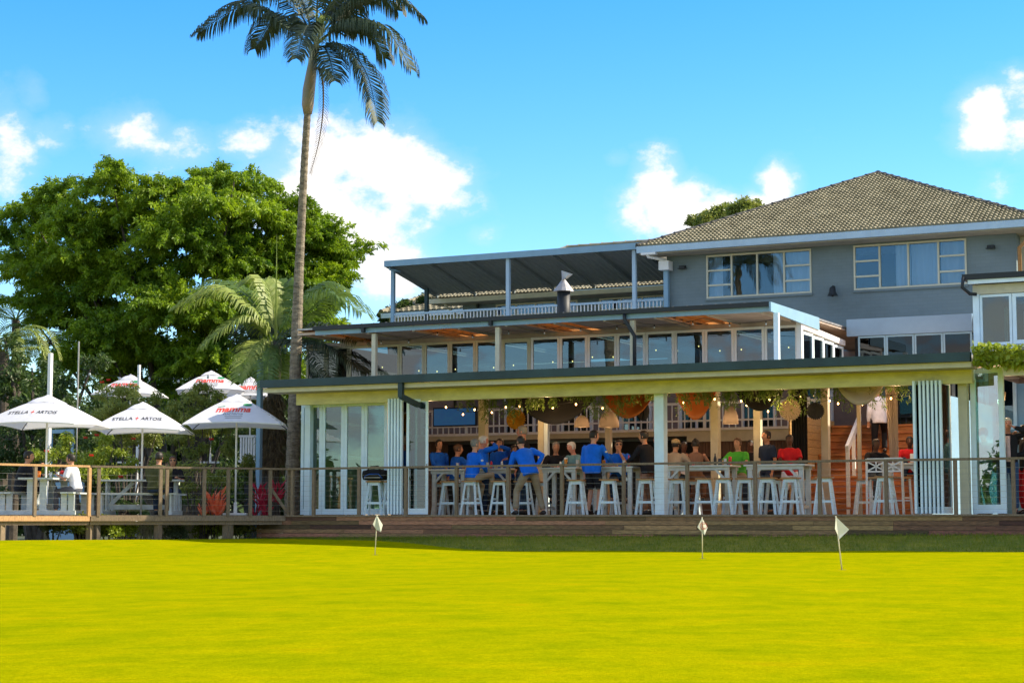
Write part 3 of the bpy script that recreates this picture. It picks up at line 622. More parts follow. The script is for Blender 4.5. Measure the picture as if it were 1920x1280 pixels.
# hipped roof of moulded tiles
def tile_face(A, B, C_, name, mirror=False, lim=1.0):
    """A,B: eave corners, C_: apex"""
    A, B, C_ = Vector(A), Vector(B), Vector(C_); e = (B-A).normalized(); mid = A+e*(C_-A).dot(e); up = (C_-mid); H_ = up.length; up.normalize(); nrm = e.cross(up).normalized()
    if nrm.z < 0: nrm = -nrm
    rh, tw = .185, .112; nr = int(H_/rh); q = MB(); W_ = (B-A).length; m0 = (mid-A).length
    for r_ in range(nr+1):
        t = r_*rh; l = m0*(t/H_); rr_ = W_-(W_-m0)*(t/H_); n_ = int((rr_-l)/tw)
        for k in range(n_+1):
            s0 = l+k*tw+(tw*.5 if r_ % 2 else 0); 
            if s0+tw > rr_+.04: continue
            prof = [(0, .0), (.22, .026), (.5, .036), (.78, .026), (1, .0)]; lo, hi = .048, .002; j_ = random.uniform(-.004, .004); i = len(q.v)
            for (tt, off) in ((t-.015, lo), (t+rh, hi)):
                for (u_, hh) in prof: q.v.append(tuple(A+e*(s0+u_*tw)+up*tt+nrm*(off+hh+j_)))
            for (u_, hh) in prof: q.v.append(tuple(A+e*(s0+u_*tw)+up*(t-.012)+nrm*(-.01)))
            for m_ in range(4): q.f.append((i+m_, i+m_+1, i+5+m_+1, i+5+m_)); q.f.append((i+10+m_, i+10+m_+1, i+m_+1, i+m_))
    q.poly([A-nrm*.012, B-nrm*.012, C_-nrm*.012])
    return q.build(name, 'tile_clay', house, kind='stuff')
rz0 = EZ+.16
FL, FR, APX = (ex0, eY-.03, rz0), (ex1+.05, eY-.03, rz0), (AX, AYY, AZ)
tile_face(FL, FR, APX, 'roof_tiles')
tile_face((ex1+.05, 21.85, rz0), (ex1+.05, eY-.03, rz0), APX, 'roof_tiles')
MB().poly([FL, APX, (ex0, 21.85, rz0)]).poly([(ex0, 21.85, rz0), APX, (ex1+.05, 21.85, rz0)]).build('roof_back', 'tile_dark', house)
def ridge(a, b, parent, r_=.085, L_=.37, m_='tile_dark'):
    a, b = Vector(a), Vector(b); n_ = int((b-a).length/L_); d = (b-a)/n_; dn = d.normalized(); s_ = Vector((0, 0, 1)).cross(dn).normalized(); u_ = dn.cross(s_); 
    if u_.z < 0: u_ = -u_
    for k in range(n_):
        p = a+d*k; q = MB(); rings = []
        for (t, rr_) in ((-.02, r_*1.12), (.04, r_*1.12), (.06, r_), (1.02, r_*.88)):
            c = p+d*t; rings.append([c+s_*rr_*math.cos(an)*1.1+u_*rr_*math.sin(an)+u_*.0 for an in [math.pi*j/6 for j in range(7)]])
        q.loft(rings, cap=False); q.f.append(tuple(range(6, -1, -1))); q.build('ridge_tile', m_, parent, smooth=False)
ridge(FL, APX, house, m_='tile_dark'); ridge(FR, APX, house); ridge(APX, (AX+.25, AYY+3.5, AZ-.06), house)
# rainwater head and pipes
RX = at_Y(1251, 505, WY-.1).x
MB().bx(RX-.14, RX+.14, WY-.36, WY-.06, 6.42, 6.66).build('rainwater_head', 'bright_white', house)
MB().bx(RX-.06, RX+.06, WY-.22, WY-.10, 4.6, 6.42).build('downpipe', 'steel_blue', house)
MB().tube([(RX-.30, eY-.05, EZ-.04), (RX-.28, eY-.03, EZ-.12), (RX-.02, WY-.2, 6.70), (RX-.02, WY-.2, 6.64)], .045, 8).build('downpipe', 'bright_white', house, smooth=True)
MB().bx(RX-.45, RX-.05, eY-.12, eY+.05, EZ-.08, EZ-.025).build('outlet', 'bright_white', house)
X = at_Y(1912, 490, WY).x
MB().tube([(X+.45, eY+.05, EZ-.05), (X+.40, eY+.1, EZ-.22), (X+.02, WY-.1, EZ-.42), (X+.02, WY-.1, 4.6)], .05, 8).build('downpipe', 'seat_wood', house, smooth=True)
MB().bx(wx1+.001, wx1+.5, WY+.5, WY+.6, 4.6, EZ-.06).build('side_panel', 'cream_post', house)
for px, py in ((1280, 501), (1858, 463)):
    p = at_Y(px, py, WY-.06); q = MB().bx(p.x-.08, p.x+.08, WY-.14, WY-.002, p.z-.03, p.z+.04).bx(p.x-.11, p.x+.11, WY-.16, WY-.03, p.z-.045, p.z-.031)
    tag(q.build('wall_light', 'black_gutter'), 'small black wall light left of the first window of the brick house' if px < 1500 else 'small black wall light right of the second window of the brick house', 'lamp')
p = at_Y(1561, 546, WY-.2); bl = thing('bell', 'black bell on a bracket on the grey brick wall between the two windows', 'bell', (p.x, WY-.2, p.z))
MB().lathe(p, [(.02, .12), (.05, .11), (.075, .07), (.085, -.02), (.12, -.09), (.135, -.11), (.11, -.108)], 16).build('bell_body', 'black_gutter', bl, smooth=True)
MB().bx(p.x-.012, p.x+.012, WY-.2, WY-.002, p.z+.125, p.z+.15).build('bracket', 'black_gutter', bl)
MB().ball(p+Vector((0, 0, -.115)), .028).build('clapper', 'black_gutter', bl)
# ------------------------------------------------------------------ balcony wing
bal = thing('balcony_wing', 'upper balcony wing with flat steel canopy, white balustrade and grey wall behind', 'building', (-7, 12, 4.7))
CY0 = 11.4; cx0, cx1 = at_Y(720, 500, CY0).x, at_Y(1200, 466, CY0).x
MB().bx(cx0, cx1, CY0, CY0+.05, 6.98, 7.15).build('canopy_fascia', 'steel_blue', bal)
MB().poly([(cx0, CY0+.05, 7.15), (cx0, 14.4, 6.62), (cx0, 14.4, 6.46), (cx0, CY0+.05, 6.98)]).poly([(cx0+.04, CY0+.05, 7.15), (cx0+.04, CY0+.05, 6.98), (cx0+.04, 14.4, 6.46), (cx0+.04, 14.4, 6.62)]).poly([(cx0, CY0+.05, 6.98), (cx0, 14.4, 6.46), (cx0+.04, 14.4, 6.46), (cx0+.04, CY0+.05, 6.98)]).build('canopy_fascia', 'steel_blue', bal)
q = MB(); n_ = 90
for j in range(n_):
    xa, xb = cx0+.05+(cx1-cx0-.05)*j/n_, cx0+.05+(cx1-cx0-.05)*(j+1)/n_; za, zb_ = (.03 if j % 2 else 0), (.03 if (j+1) % 2 else 0); q.poly([(xa, CY0+.05, 7.08+za), (xb, CY0+.05, 7.08+zb_), (xb, 14.4, 6.50+zb_), (xa, 14.4, 6.50+za)])
q.build('canopy_sheet', 'canopy_under', bal)
for x in np.linspace(cx0+.06, cx1-.1, 7): MB().beam((x, CY0+.06, 7.03), (x, 14.4, 6.45), .05, .08).build('rafter', 'canopy_under', bal)
MB().tube([(cx0+.12, CY0+.1, 6.98), (cx0+.12, CY0+.12, 6.91), (cx0+.25, CY0+.2, 6.89), (cx0+.33, CY0+.35, 6.87)], .03, 6).build('pipe', 'steel_blue', bal, smooth=True)
for px, Y, z, m_ in ((737, 11.9, 7.02, 'steel_blue'), (953, 11.55, 7.05, 'house_trim'), (1190, 11.55, 7.05, 'house_trim'), (800, 13.5, 6.6, 'dark_gutter')):
    X = at_Y(px, 560, Y).x; MB().bx(X-.05, X+.05, Y-.05, Y+.05, 4.6, z).build('column', m_, bal)
MB().bx(at_Y(730, 590, 11.8).x, wx0, 11.8, 15.4, 4.5, 4.7).build('floor', 'soffit_beige', bal)
rx0, rx1 = at_Y(739, 587, 11.9).x, wx0-.02; RT = 5.70
MB().bx(rx0, rx1, 11.87, 11.93, RT-.055, RT).build('top_rail', 'house_trim', bal)
MB().bx(rx0, rx1, 11.88, 11.92, 4.82, 4.86).build('bottom_rail', 'house_trim', bal)
x = rx0+.02
while x < rx1: piece('baluster', x, x+.026, 11.888, 11.912, 4.86, RT-.056, 'bright_white', bal); x += .105
# wall at the back of the balcony with its own windows and eave
BY = 15.2; bw0 = at_Y(868, 555, BY).x
wins = [(at_Y(a, 550, BY).x, at_Y(b_, 550, BY).x, n_) for a, b_, n_ in ((930, 1043, 3), (1058, 1083, 1), (1124, 1246, 3))]
q = MB(); cuts = [bw0]+[c for w_ in wins for c in w_[:2]]+[wx0]
for i in range(0, len(cuts)-1):
    if cuts[i+1] <= cuts[i]: continue
    if i % 2: q.bx(cuts[i], cuts[i+1], BY, BY+.15, 6.22, 6.5); q.bx(cuts[i], cuts[i+1], BY, BY+.15, 4.7, 5.2)
    else: q.bx(cuts[i], cuts[i+1], BY, BY+.15, 4.7, 6.5)
q.build('wall', 'painted_brick', bal)
for (a, b_, n_) in wins:
    q = MB(); f = .045
    for z in (5.2, 5.86, 6.175): q.bx(a, b_, BY-.02, BY+.04, z, z+f)
    for k in range(n_+1): x = a+(b_-f-a)*k/n_; q.bx(x, x+f, BY-.022, BY+.042, 5.2+f, 6.175)
    wo_ = q.build('window', 'window_cream', bal); MB().bx(a+f, b_-f, BY+.005, BY+.012, 5.25, 6.17).build('pane', 'glass_house', wo_)
MB().bx(bw0, wx0, BY+1.5, BY+1.6, 4.7, 6.5).build('inner_wall', 'dark_room', bal)
e0 = at_Y(805, 555, 14.5).x
MB().bx(e0, wx0, 14.45, 14.5, 6.26, 6.40).build('eave_fascia', 'cream_post', bal); MB().bx(e0, wx0, 14.5, BY, 6.26, 6.30).build('soffit', 'soffit_beige', bal)
q = MB(); x = e0
while x < wx0-.1:
    for r_ in range(3):
        y = 14.44+r_*.16; z = 6.41+r_*.07; q.loft([[Vector((x+.055+.052*math.cos(math.pi*j/5), yy, zz+.035*math.sin(math.pi*j/5))) for j in range(6)] for (yy, zz) in ((y, z+.02), (y+.18, z+.07))], cap=False); q.f.append(tuple(len(q.v)-12+j for j in range(6)))
    x += .115
q.build('roof_tiles', 'tile_clay', bal, kind='stuff')
rgp = at_Y(1064, 466, 18.0); rgx = rgp.x; rgz = rgp.z
MB().poly([(e0, 14.5, 6.41), (wx0+.6, 14.5, 6.41), (ex0+2.6, 18, rgz), (rgx, 18, rgz)]).build('roof_back', 'tile_clay', bal)
ridge((rgx, 18, rgz+.02), (ex0+2.6, 18.0, rgz+.04), bal, m_='tile_clay'); ridge((e0, 14.45, 6.45), (rgx, 18, rgz+.02), bal, m_='tile_clay')
X = at_Y(868, 560, BY).x; MB().tube([(X-.3, 14.6, 6.26), (X-.25, 14.7, 6.15), (X-.03, 15.05, 5.9), (X-.03, 15.1, 4.7)], .035, 6).build('downpipe', 'cream_post', bal, smooth=True)
p = at_Y(896, 572, BY-.1); q = MB().lathe(p, [(.02, .12), (.05, .08), (.05, -.06), (.02, -.09)], 8).bx(p.x-.01, p.x+.01, BY-.1, BY, p.z+.1, p.z+.12)
tag(q.build('wall_lantern', 'black_gutter'), 'black lantern on the grey wall at the back of the upper balcony', 'lamp')
p = at_Y(914, 559, BY); sg = thing('wall_sign', 'small pale notice high on the back wall of the balcony', 'sign', (p.x, BY-.02, p.z)); MB().bx(p.x-.12, p.x+.12, BY-.02, BY-.001, p.z-.055, p.z+.055).build('board', 'cream_post', sg); MB().bx(p.x-.07, p.x-.03, BY-.024, BY-.021, p.z-.03, p.z+.03).bx(p.x+.04, p.x+.09, BY-.024, BY-.021, p.z-.02, p.z+.03).build('marks', 'print_red', sg)
# lower neighbouring tiled roof at the left end
nb_ = thing('neighbour_house', 'low neighbouring house with weathered hipped tile roof left of the balcony', 'house', (-15, 20, 0))
a0 = at_Y(716, 588, 19); a1 = at_Y(900, 580, 19); q = MB()
Zb = a0.z; q2 = MB(); rows_ = 9; apx = at_Y(800, 555, 21.5)
for r_ in range(rows_):
    t = r_/rows_; y = 19+2.6*t; z = Zb+(apx.z-Zb)*t*1.0; xa_ = a0.x+(apx.x-a0.x)*t; xb_ = a1.x+1.5; x = xa_
    while x < xb_:
        q2.loft([[Vector((x+.10+.10*math.cos(math.pi*j/5), yy, zz+.05*math.sin(math.pi*j/5))) for j in range(6)] for (yy, zz) in ((y, z+.04), (y+.30, z+(apx.z-Zb)/rows_+.005))], cap=False); q2.f.append(tuple(len(q2.v)-12+j for j in range(6))); x += .205
q2.build('roof_tiles', 'tile_clay', nb_, kind='stuff')
MB().poly([(a0.x, 18.99, Zb), (a1.x+1.5, 18.99, Zb), (a1.x+1.5, 21.6, apx.z), (apx.x, 21.6, apx.z)]).poly([(a0.x, 18.99, Zb), (apx.x, 21.6, apx.z), (a0.x, 24, Zb)]).build('roof_base', 'tile_dark', nb_)
ridge((a0.x, 18.95, Zb+.05), (apx.x, 21.6, apx.z+.06), nb_, m_='tile_clay')
MB().bx(a0.x+.1, a1.x+1.5, 19.3, 24, -.9, Zb).build('wall', 'cream_post', nb_); MB().bx(a0.x, a1.x+1.5, 18.93, 18.99, Zb-.16, Zb+.0).build('gutter', 'white_paint', nb_)
# flue with a cowl standing on the terrace roof
p = at_Y(1057, 560, 6.5); fl = thing('flue', 'dark metal flue with grey conical cowl on the terrace roof', 'chimney', (p.x, 6.5, RZ+.05))
zc = at_Y(1057, 546, 6.5).z
MB().lathe((p.x, 6.5, 0), [(.155, RZ+.02), (.155, zc)], 14).build('pipe', 'black_gutter', fl, smooth=True)
za_, zt2 = at_Y(1057, 545, 6.5).z, at_Y(1060, 525, 6.5).z
MB().lathe((p.x, 6.5, 0), [(.25, za_-.02), (.24, za_), (.05, zt2), (.05, zt2+.02)], 14).build('cowl', 'galvanised', fl)
zv = at_Y(1060, 509, 6.5).z
MB().poly([(p.x+.0, 6.42, zt2), (p.x-.06, 6.5, zv+.03), (p.x+.20, 6.4, zv-.06), (p.x+.06, 6.45, zt2+.03)]).poly([(p.x, 6.58, zt2), (p.x-.06, 6.5, zv+.03), (p.x+.20, 6.6, zv-.06), (p.x+.06, 6.55, zt2+.03)]).poly([(p.x-.05, 6.5, zt2), (p.x+.0, 6.42, zt2), (p.x-.06, 6.5, zv+.03), (p.x, 6.58, zt2)]).build('vane', 'galvanised', fl)
# ================================================================== INSIDE THE BAR
ins = thing('bar_interior', 'upper terrace edge over the bar counter with white balustrade and brown slats', 'bar', (-1, 8, 0))
MB().bx(-8.5, 2.2, 8.0, 11.9, 1.90, 2.02).build('terrace_floor', 'soffit_beige', ins)
MB().bx(-8.5, -1.2, 7.94, 7.999, 1.88, 2.05).build('fascia', 'cream_post', ins); MB().bx(-1.2, 2.2, 7.94, 7.999, 1.74, 2.05).build('fascia', 'cream_post', ins)
MB().bx(-8.5, 2.2, 7.90, 7.939, 2.0, 2.06).build('edge_strip', 'bright_white', ins)
x = -1.0
while x < 2.2: piece('slat', x, x+.075, 7.99, 8.02, 1.38, 1.74, 'slat_brown', ins); x += .085
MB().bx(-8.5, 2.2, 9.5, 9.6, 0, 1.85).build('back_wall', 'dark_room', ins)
MB().bx(-.2, 2.0, 9.0, 9.45, 1.0, 1.06).bx(-.2, 2.0, 9.2, 9.45, 1.28, 1.31).build('shelf', 'seat_wood', ins)
MB().bx(-1.2, 2.1, 7.6, 8.1, 0, 1.0).bx(-1.25, 2.15, 7.5, 8.15, 1.001, 1.05).build('counter', 'slat_brown', ins)
MB().bx(-8.5, 2.2, 11.85, 11.95, 2.02, 4.1).build('upper_wall', 'interior_wall', ins)
for X in (-8.0, -6.3, -4.6, -2.9, -1.2, .3):
    q = MB().bx(X, X+.07, 11.76, 11.84, 2.02, 3.6).bx(X+.85, X+.92, 11.76, 11.84, 2.02, 3.6).bx(X+.07, X+.85, 11.76, 11.84, 3.53, 3.6).bx(X+.44, X+.48, 11.77, 11.83, 2.02, 3.53); f_ = q.build('french_door', 'bright_white', ins); MB().bx(X+.07, X+.85, 11.80, 11.81, 2.02, 3.53).build('pane', 'glass_upper', f_)
# balustrade on the edge
MB().bx(-8.5, 2.2, 8.02, 8.07, 2.62, 2.68).build('top_rail', 'bright_white', ins); MB().bx(-8.5, 2.2, 8.02, 8.06, 2.22, 2.26).build('mid_rail', 'bright_white', ins)
x = -8.5; k = 0
while x < 2.2: piece('baluster', x, x+(.07 if k % 8 == 0 else .022), 8.025, 8.055, 2.06, 2.62 if k % 8 else 2.72, 'bright_white', ins); x += .16; k += 1
# stairs
st = thing('timber_stairs', 'wide flight of orange timber steps rising to the upper terrace behind the tables', 'stairs', (3.6, 6, 0))
sx0, sx1 = 2.35, 5.0; n_ = 12
for k in range(n_):
    y = 5.2+k*.25; z = .17*(k+1); piece('tread', sx0, sx1, y-.045, y+.26, z-.045, z, 'step_wood', st); piece('riser', sx0, sx1, y, y+.03, z-.168, z-.047, 'step_wood', st)
MB().bx(sx0, sx1, 8.2, 12, 1.9, 2.04).build('landing', 'step_wood', st)
for k in range(13): piece('side_board', sx0-.06, sx0-.02, 5.0, 8.2, .02+k*.165, .02+k*.165+.158, 'yellow_plank', st)
ha, hb_ = at_Y(1588, 842, 5.15), at_Y(1612, 782, 7.6)
MB().beam(ha, hb_, .07, .15).build('handrail', 'bright_white', st)
for (x, y, z0, z1) in ((ha.x, 5.2, .0, ha.z), (ha.lerp(hb_, .45).x, 6.3, .6, ha.lerp(hb_, .45).z), (hb_.x, 7.55, 1.5, hb_.z)): MB().bx(x-.035, x+.035, y-.035, y+.035, z0, z1).build('newel', 'bright_white', st)
dw = thing('terrace_doors', 'white framed doors in a dark blue wall at the top of the stairs', 'door', (3.6, 11.9, 2))
MB().bx(2.2, 6.0, 11.85, 11.97, 2.0, 4.2).build('wall', 'steel_blue', dw)
for X in (2.6, 3.4, 4.2, 5.0): leaf(dw, (X, 11.8), 0, .74, 4.0, z0=2.05, fr=.08, glassm='glass_upper')
MB().bx(5.15, 5.25, 4.4, 11.8, 0, 2.6).build('side_wall', 'steel_blue', dw)
MB().bx(-8.6, -8.5, 4.2, 12, 0, 4.0).build('end_wall', 'interior_wall', ins)
# ================================================================== UMBRELLAS
def text_pts(s, width, height, shear=0.0, bold=0.0):
    cu = bpy.data.curves.new('t', 'FONT'); cu.body = s; cu.shear = shear; cu.offset = bold; cu.resolution_u = 3; cu.align_x = 'CENTER'
    ob = bpy.data.objects.new('t', cu); col.objects.link(ob); dgr = bpy.context.evaluated_depsgraph_get(); me = bpy.data.meshes.new_from_object(ob.evaluated_get(dgr))
    v = np.array([x.co[:] for x in me.vertices]); f = [tuple(p.vertices) for p in me.polygons]; bpy.data.objects.remove(ob); bpy.data.curves.remove(cu); bpy.data.meshes.remove(me)
    mn, mx_ = v.min(0), v.max(0); v = (v-(mn+mx_)/2)/np.maximum(mx_-mn, 1e-6); return v[:, 0]*width, v[:, 1]*height, f
def umbrella(label, base, yaw, top, a, kind, group, drop=.58, foot=True, lit=None):
    t = thing('parasol', label, 'parasol', base, yaw, group); Hd = drop
    def cz(x, y):
        m_ = max(abs(x), abs(y))/a; q_ = min(abs(x), abs(y))/max(abs(x), abs(y), 1e-6); return top-Hd*(m_**1.32)+.05*(1-q_**1.6)*m_**1.5
    N_ = 24; v = [(-a+2*a*i/N_, -a+2*a*j/N_) for j in range(N_+1) for i in range(N_+1)]
    q = MB(); q.v = [(x, y, cz(x, y)) for x, y in v]; q.f = [(j*(N_+1)+i, j*(N_+1)+i+1, (j+1)*(N_+1)+i+1, (j+1)*(N_+1)+i) for j in range(N_) for i in range(N_)]
    # hem folded down along the rim
    per = [(-a+2*a*i/N_, -a) for i in range(N_+1)]+[(a, -a+2*a*i/N_) for i in range(1, N_+1)]+[(a-2*a*i/N_, a) for i in range(1, N_+1)]+[(-a, a-2*a*i/N_) for i in range(1, N_+1)]
    for k in range(len(per)-1):
        (x0, y0), (x1, y1) = per[k], per[k+1]; q.poly([(x0, y0, cz(x0, y0)), (x1, y1, cz(x1, y1)), (x1*.995, y1*.995, cz(x1, y1)-.022), (x0*.995, y0*.995, cz(x0, y0)-.022)])
    q.build('canopy', 'canvas', t, world=False, smooth=False)
    b_ = .30*a; q = MB(); M_ = 8
    q.v = [(-b_+2*b_*i/M_, -b_+2*b_*j/M_, 0) for j in range(M_+1) for i in range(M_+1)]
    q.v = [(x, y, cz(x, y)+.05-.04*(max(abs(x), abs(y))/b_)**2+.006*math.sin(27*x/a)+(.02 if abs(x)+abs(y) < .01 else 0)) for x, y, _ in q.v]; q.f = [(j*(M_+1)+i, j*(M_+1)+i+1, (j+1)*(M_+1)+i+1, (j+1)*(M_+1)+i) for j in range(M_) for i in range(M_)]
    q.build('vent_cap', 'canvas', t, world=False, smooth=True)
    MB().tube([(0, 0, 0), (0, 0, top-.02)], .021, 10).build('pole', 'rail_sunlit' if kind == 'x' else 'steel_blue' if False else 'label_white', t, smooth=True, world=False)
    for sx, sy in ((1, 1), (1, -1), (-1, 1), (-1, -1)):
        pts = [(sx*a*u_, sy*a*u_, cz(sx*a*u_, sy*a*u_)-.030) for u_ in [.03+.095*i_ for i_ in range(11)]]; MB().tube(pts, .010, 5).build('rib', 'black_gutter', t, world=False)
        MB().tube([(0, 0, top-.42), (sx*a*.45, sy*a*.45, cz(sx*a*.45, sy*a*.45)-.03)], .007, 5).build('strut', 'galvanised', t, world=False)
    MB().lathe((0, 0, 0), [(.035, top-.45), (.035, top-.38)], 10).build('hub', 'black_gutter', t, world=False)
    if foot: MB().bx(-.25, .25, -.25, .25, .004, .05).lathe((0, 0, 0), [(.04, .05), (.035, .28)], 10).build('foot', 'label_white', t, world=False)
    def onto(name, X_, Y_, f, m_, dz=.006):
        q = MB(); q.v = [(x, y, cz(x, y)+dz) for x, y in zip(X_, Y_)]; q.f = f; q.build(name, m_, t, world=False)
    if kind == 's':
        for s_, xc in (('STELLA', -.30), ('ARTOIS', .30)):
            X_, Y_, f = text_pts(s_, .43, .105, bold=.012); onto('lettering', X_+xc, Y_-.69*a, f, 'print_black', .007)
        star = [(r_*math.sin(k*math.pi/4)*.9, r_*math.cos(k*math.pi/4)*1.6) for k, r_ in enumerate((.05, .014)*4)]
        onto('emblem', [0]+[p[0] for p in star], [-.69*a]+[p[1]-.69*a for p in star], [(0, 1+(k+1) % 8, 1+k) for k in range(8)], 'print_red', .007)
    elif kind == 'm':
        X_, Y_, f = text_pts('mamma', .74, .15, .25, .03); onto('lettering', X_-.02, Y_-.63*a, f, 'print_red', .007)
        X_, Y_, f = text_pts('luciana', .42, .085, .2, .0); onto('lettering', X_-.02, Y_-.755*a, f, 'print_grey', .007)
        el = [(.27+.095*math.cos(k*math.pi/8), -.43*a+.055*math.sin(k*math.pi/8)) for k in range(16)]; onto('emblem', [p[0] for p in el], [p[1] for p in el], [tuple(range(16))], 'print_green', .007)
        onto('stripe', [-.36, -.20, -.21, -.35], [-.515*a, -.47*a, -.495*a, -.53*a], [(0, 1, 2, 3)], 'print_green', .007)
        for yy, ww in ((-.84, .19), (-.89, .17)): onto('small_print', [-ww, ww, ww, -ww], [yy*a-.008]*2+[yy*a+.008]*2, [(0, 1, 2, 3)], 'print_grey', .007)
    return t
UG = 'white square parasols over the picnic deck'; UB = 'white parasols on the upper terrace behind the bushes'
umbrella('white parasol with black lettering over the leftmost picnic table, cut by the photo edge', at_D(84, 38.2), YAW+R(-10), 2.38, 1.02, 's', UG, foot=False)
umbrella('white parasol with black lettering over the second picnic table', at_D(264, 39.8), YAW+R(1), 2.34, .96, 's', UG, foot=False)
umbrella('white parasol with large red lettering and green badge standing near the red leaved plant', at_D(441, 40.6), YAW+R(4), 2.56, 1.06, 'm', UG, drop=.64)
for px, py, w_, lb in ((245, 706, .95, 'leftmost'), (396, 699, 1.05, 'middle'), (470, 711, .85, 'rightmost')):
    D = 50; p = px_D(px, py, D); w_ *= .86; umbrella(f'{lb} of the three white parasols with red lettering behind the bushes', (p.x, p.y, 1.4), YAW+R(8 if px > 300 else -6), p.z-1.4, w_, 'm', UB, drop=.52)
# ================================================================== PICNIC TABLES
def picnic(label, base, rz, used=None):
    t = thing('picnic_table', label, 'table', base, rz, 'white timber picnic tables')
    for k in range(5): y = -.36+.145*k; MB().bx(-.85, .85, y, y+.138, .715, .75).build('tabletop_board', 'picnic_white', t, world=False)
    for sy in (-1, 1):
        for k in range(2): y = sy*(.58+.14*k); MB().bx(-.85, .85, y-.066, y+.066, .425, .46).build('seat_board', 'picnic_white', t, world=False)
    for x in (-.72, .72):
        for y in (-.20, .06): MB().bx(x-.02, x+.02, y, y+.14, .09, .714).build('leg', 'picnic_white', t, world=False)
        for sy in (-1, 1):
            for k in (0, 1): yy = sy*(.56+.15*k); MB().bx(x-.02, x+.02, yy-.06, yy+.06, .09, .424).build('leg', 'picnic_white', t, world=False)
        MB().bx(x-.035, x+.035, -.80, .80, .004, .09).build('base_rail', 'picnic_white', t, world=False)
        MB().beam((x, 0, .16), (x*.25, 0, .70), .04, .08).build('brace', 'picnic_white', t, world=False)
    MB().bx(-.68, .68, -.04, .04, .12, .22).build('stretcher', 'picnic_white', t, world=False)
    return t
T1 = at_D(88, 38.6); picnic('white picnic table seen end-on under the leftmost parasol', T1, YAW+R(90-3))
T2 = at_D(265, 39.9); picnic('white picnic table seen side-on under the second parasol', T2, YAW+R(2))
# ================================================================== STOOLS, BAR TABLES
def make_stool(m_='white_paint'):
    t = thing('bar_stool', '', 'stool')
    MB().bx(-.17, .17, -.13, .13, .685, .715).build('seat', 'seat_wood', t, world=False)
    for sx in (-1, 1):
        for sy in (-1, 1): MB().beam((sx*.105, sy*.075, .684), (sx*.185, sy*.15, .001), .038, .038).build('leg', m_, t, world=False)
    for sy in (-1, 1): MB().beam((-.15, sy*.118, .25), (.15, sy*.118, .25), .024, .045).build('rung', m_, t, world=False); MB().bx(-.10, .10, sy*.075-.012, sy*.075+.012, .62, .684).build('apron', m_, t, world=False)
    for sx in (-1, 1): MB().beam((sx*.143, -.105, .33), (sx*.143, .105, .33), .024, .045).build('rung', m_, t, world=False)
    return t
stool = make_stool(); used = False; SG = 'white bar stools with wooden seats'
front = [(703, .36, 'white bar stool with a black sports bag on it, before the closed glass doors'), (737, .48, 'white bar stool half behind the stack of folded doors, just right of the bag'),
 (842, 1.2, 'white bar stool just left of the grey haired man who sits with his leg raised'), (884, 1.0, 'white bar stool on which the grey haired man in blue sits'), (939, 1.25, 'empty white bar stool between the seated grey haired man and the leaning man'),
 (981, 1.6, 'white bar stool hidden behind the leaning man in khaki trousers'), (1081, 1.1, 'white bar stool left of the man in black shorts'), (1142, 1.0, 'white bar stool right of the man in black shorts'),
 (1213, 1.0, 'bar stool just left of the thick white post, before the man in black'), (1271, 1.2, 'first white bar stool right of the thick white post'), (1321, 1.1, 'second front-row white bar stool right of the thick white post'),
 (1357, 1.1, 'third front-row white bar stool right of the post, touching its left neighbour'), (1398, 1.35, 'lower looking white bar stool in front of the gap between the two right-hand tables'), (1440, 1.1, 'white bar stool in front of the left half of the right-hand table'),
 (1484, 1.1, 'white bar stool in front of the man in the red shirt'), (1547, 1.1, 'white bar stool standing alone in front of the left edge of the orange steps'), (1621, 3.4, 'bar stool at the foot of the steps where a person in black sits'), (1661, 1.0, 'pale white bar stool in front of the cross-backed chairs')]
back = [(640, 1.9, 'bar stool inside, seen through the closed glass doors at the left'), (683, 2.3, 'second bar stool inside behind the closed glass doors, nearer the bag'), (826, 2.6, 'rear bar stool beside the swung out door leaf'), (866, 2.6, 'rear bar stool behind the seated grey haired man'), (1021, 2.5, 'rear bar stool left of the white haired man in teal'), (1100, 2.5, 'rear bar stool behind the man in black shorts'), (1163, 2.5, 'rear bar stool under the man in the blue polo shirt who faces out'),
 (1230, 2.5, 'rear bar stool half hidden by the left side of the thick white post'), (1297, 2.5, 'rear bar stool under the woman in the brown top'), (1373, 2.5, 'rear bar stool under the man in the bright green shirt'), (1452, 2.4, 'rear bar stool left of the man in the red shirt'), (1500, 2.4, 'rear bar stool right of the man in the red shirt'), (1529, 2.3, 'rear bar stool at the right end of the long white table')]
for px, Y, lb in front+back:
    p = at_Y(px, 963, Y); put(stool, used, (p.x, Y, 0), R(random.uniform(-9, 9)) + (R(20) if Y > 2 else R(8)), lb, SG); used = True
def make_table(w_=1.3):
    t = thing('bar_table', '', 'table')
    MB().bx(-w_/2, w_/2, -.32, .32, .95, .985).build('tabletop', 'table_white', t, world=False)
    MB().bx(-w_/2+.04, w_/2-.04, -.27, -.245, .885, .949).bx(-w_/2+.04, w_/2-.04, .245, .27, .885, .949).build('apron', 'table_white', t, world=False)
    for sx in (-1, 1):
        for sy in (-1, 1): x = sx*(w_/2-.10); MB().bx(x-.045, x+.045, sy*.21-.03, sy*.21+.03, 0, .949).build('leg', 'table_white', t, world=False)
        MB().beam((sx*(w_/2-.14), -.25, .70), (sx*(w_/2-.36), -.25, .93), .03, .045).build('brace', 'table_white', t, world=False)
        MB().bx(sx*(w_/2-.10)-.02, sx*(w_/2-.10)+.02, -.18, .18, .12, .18).build('rung', 'table_white', t, world=False)
    return t
TG = 'white bar height tables along the open front'
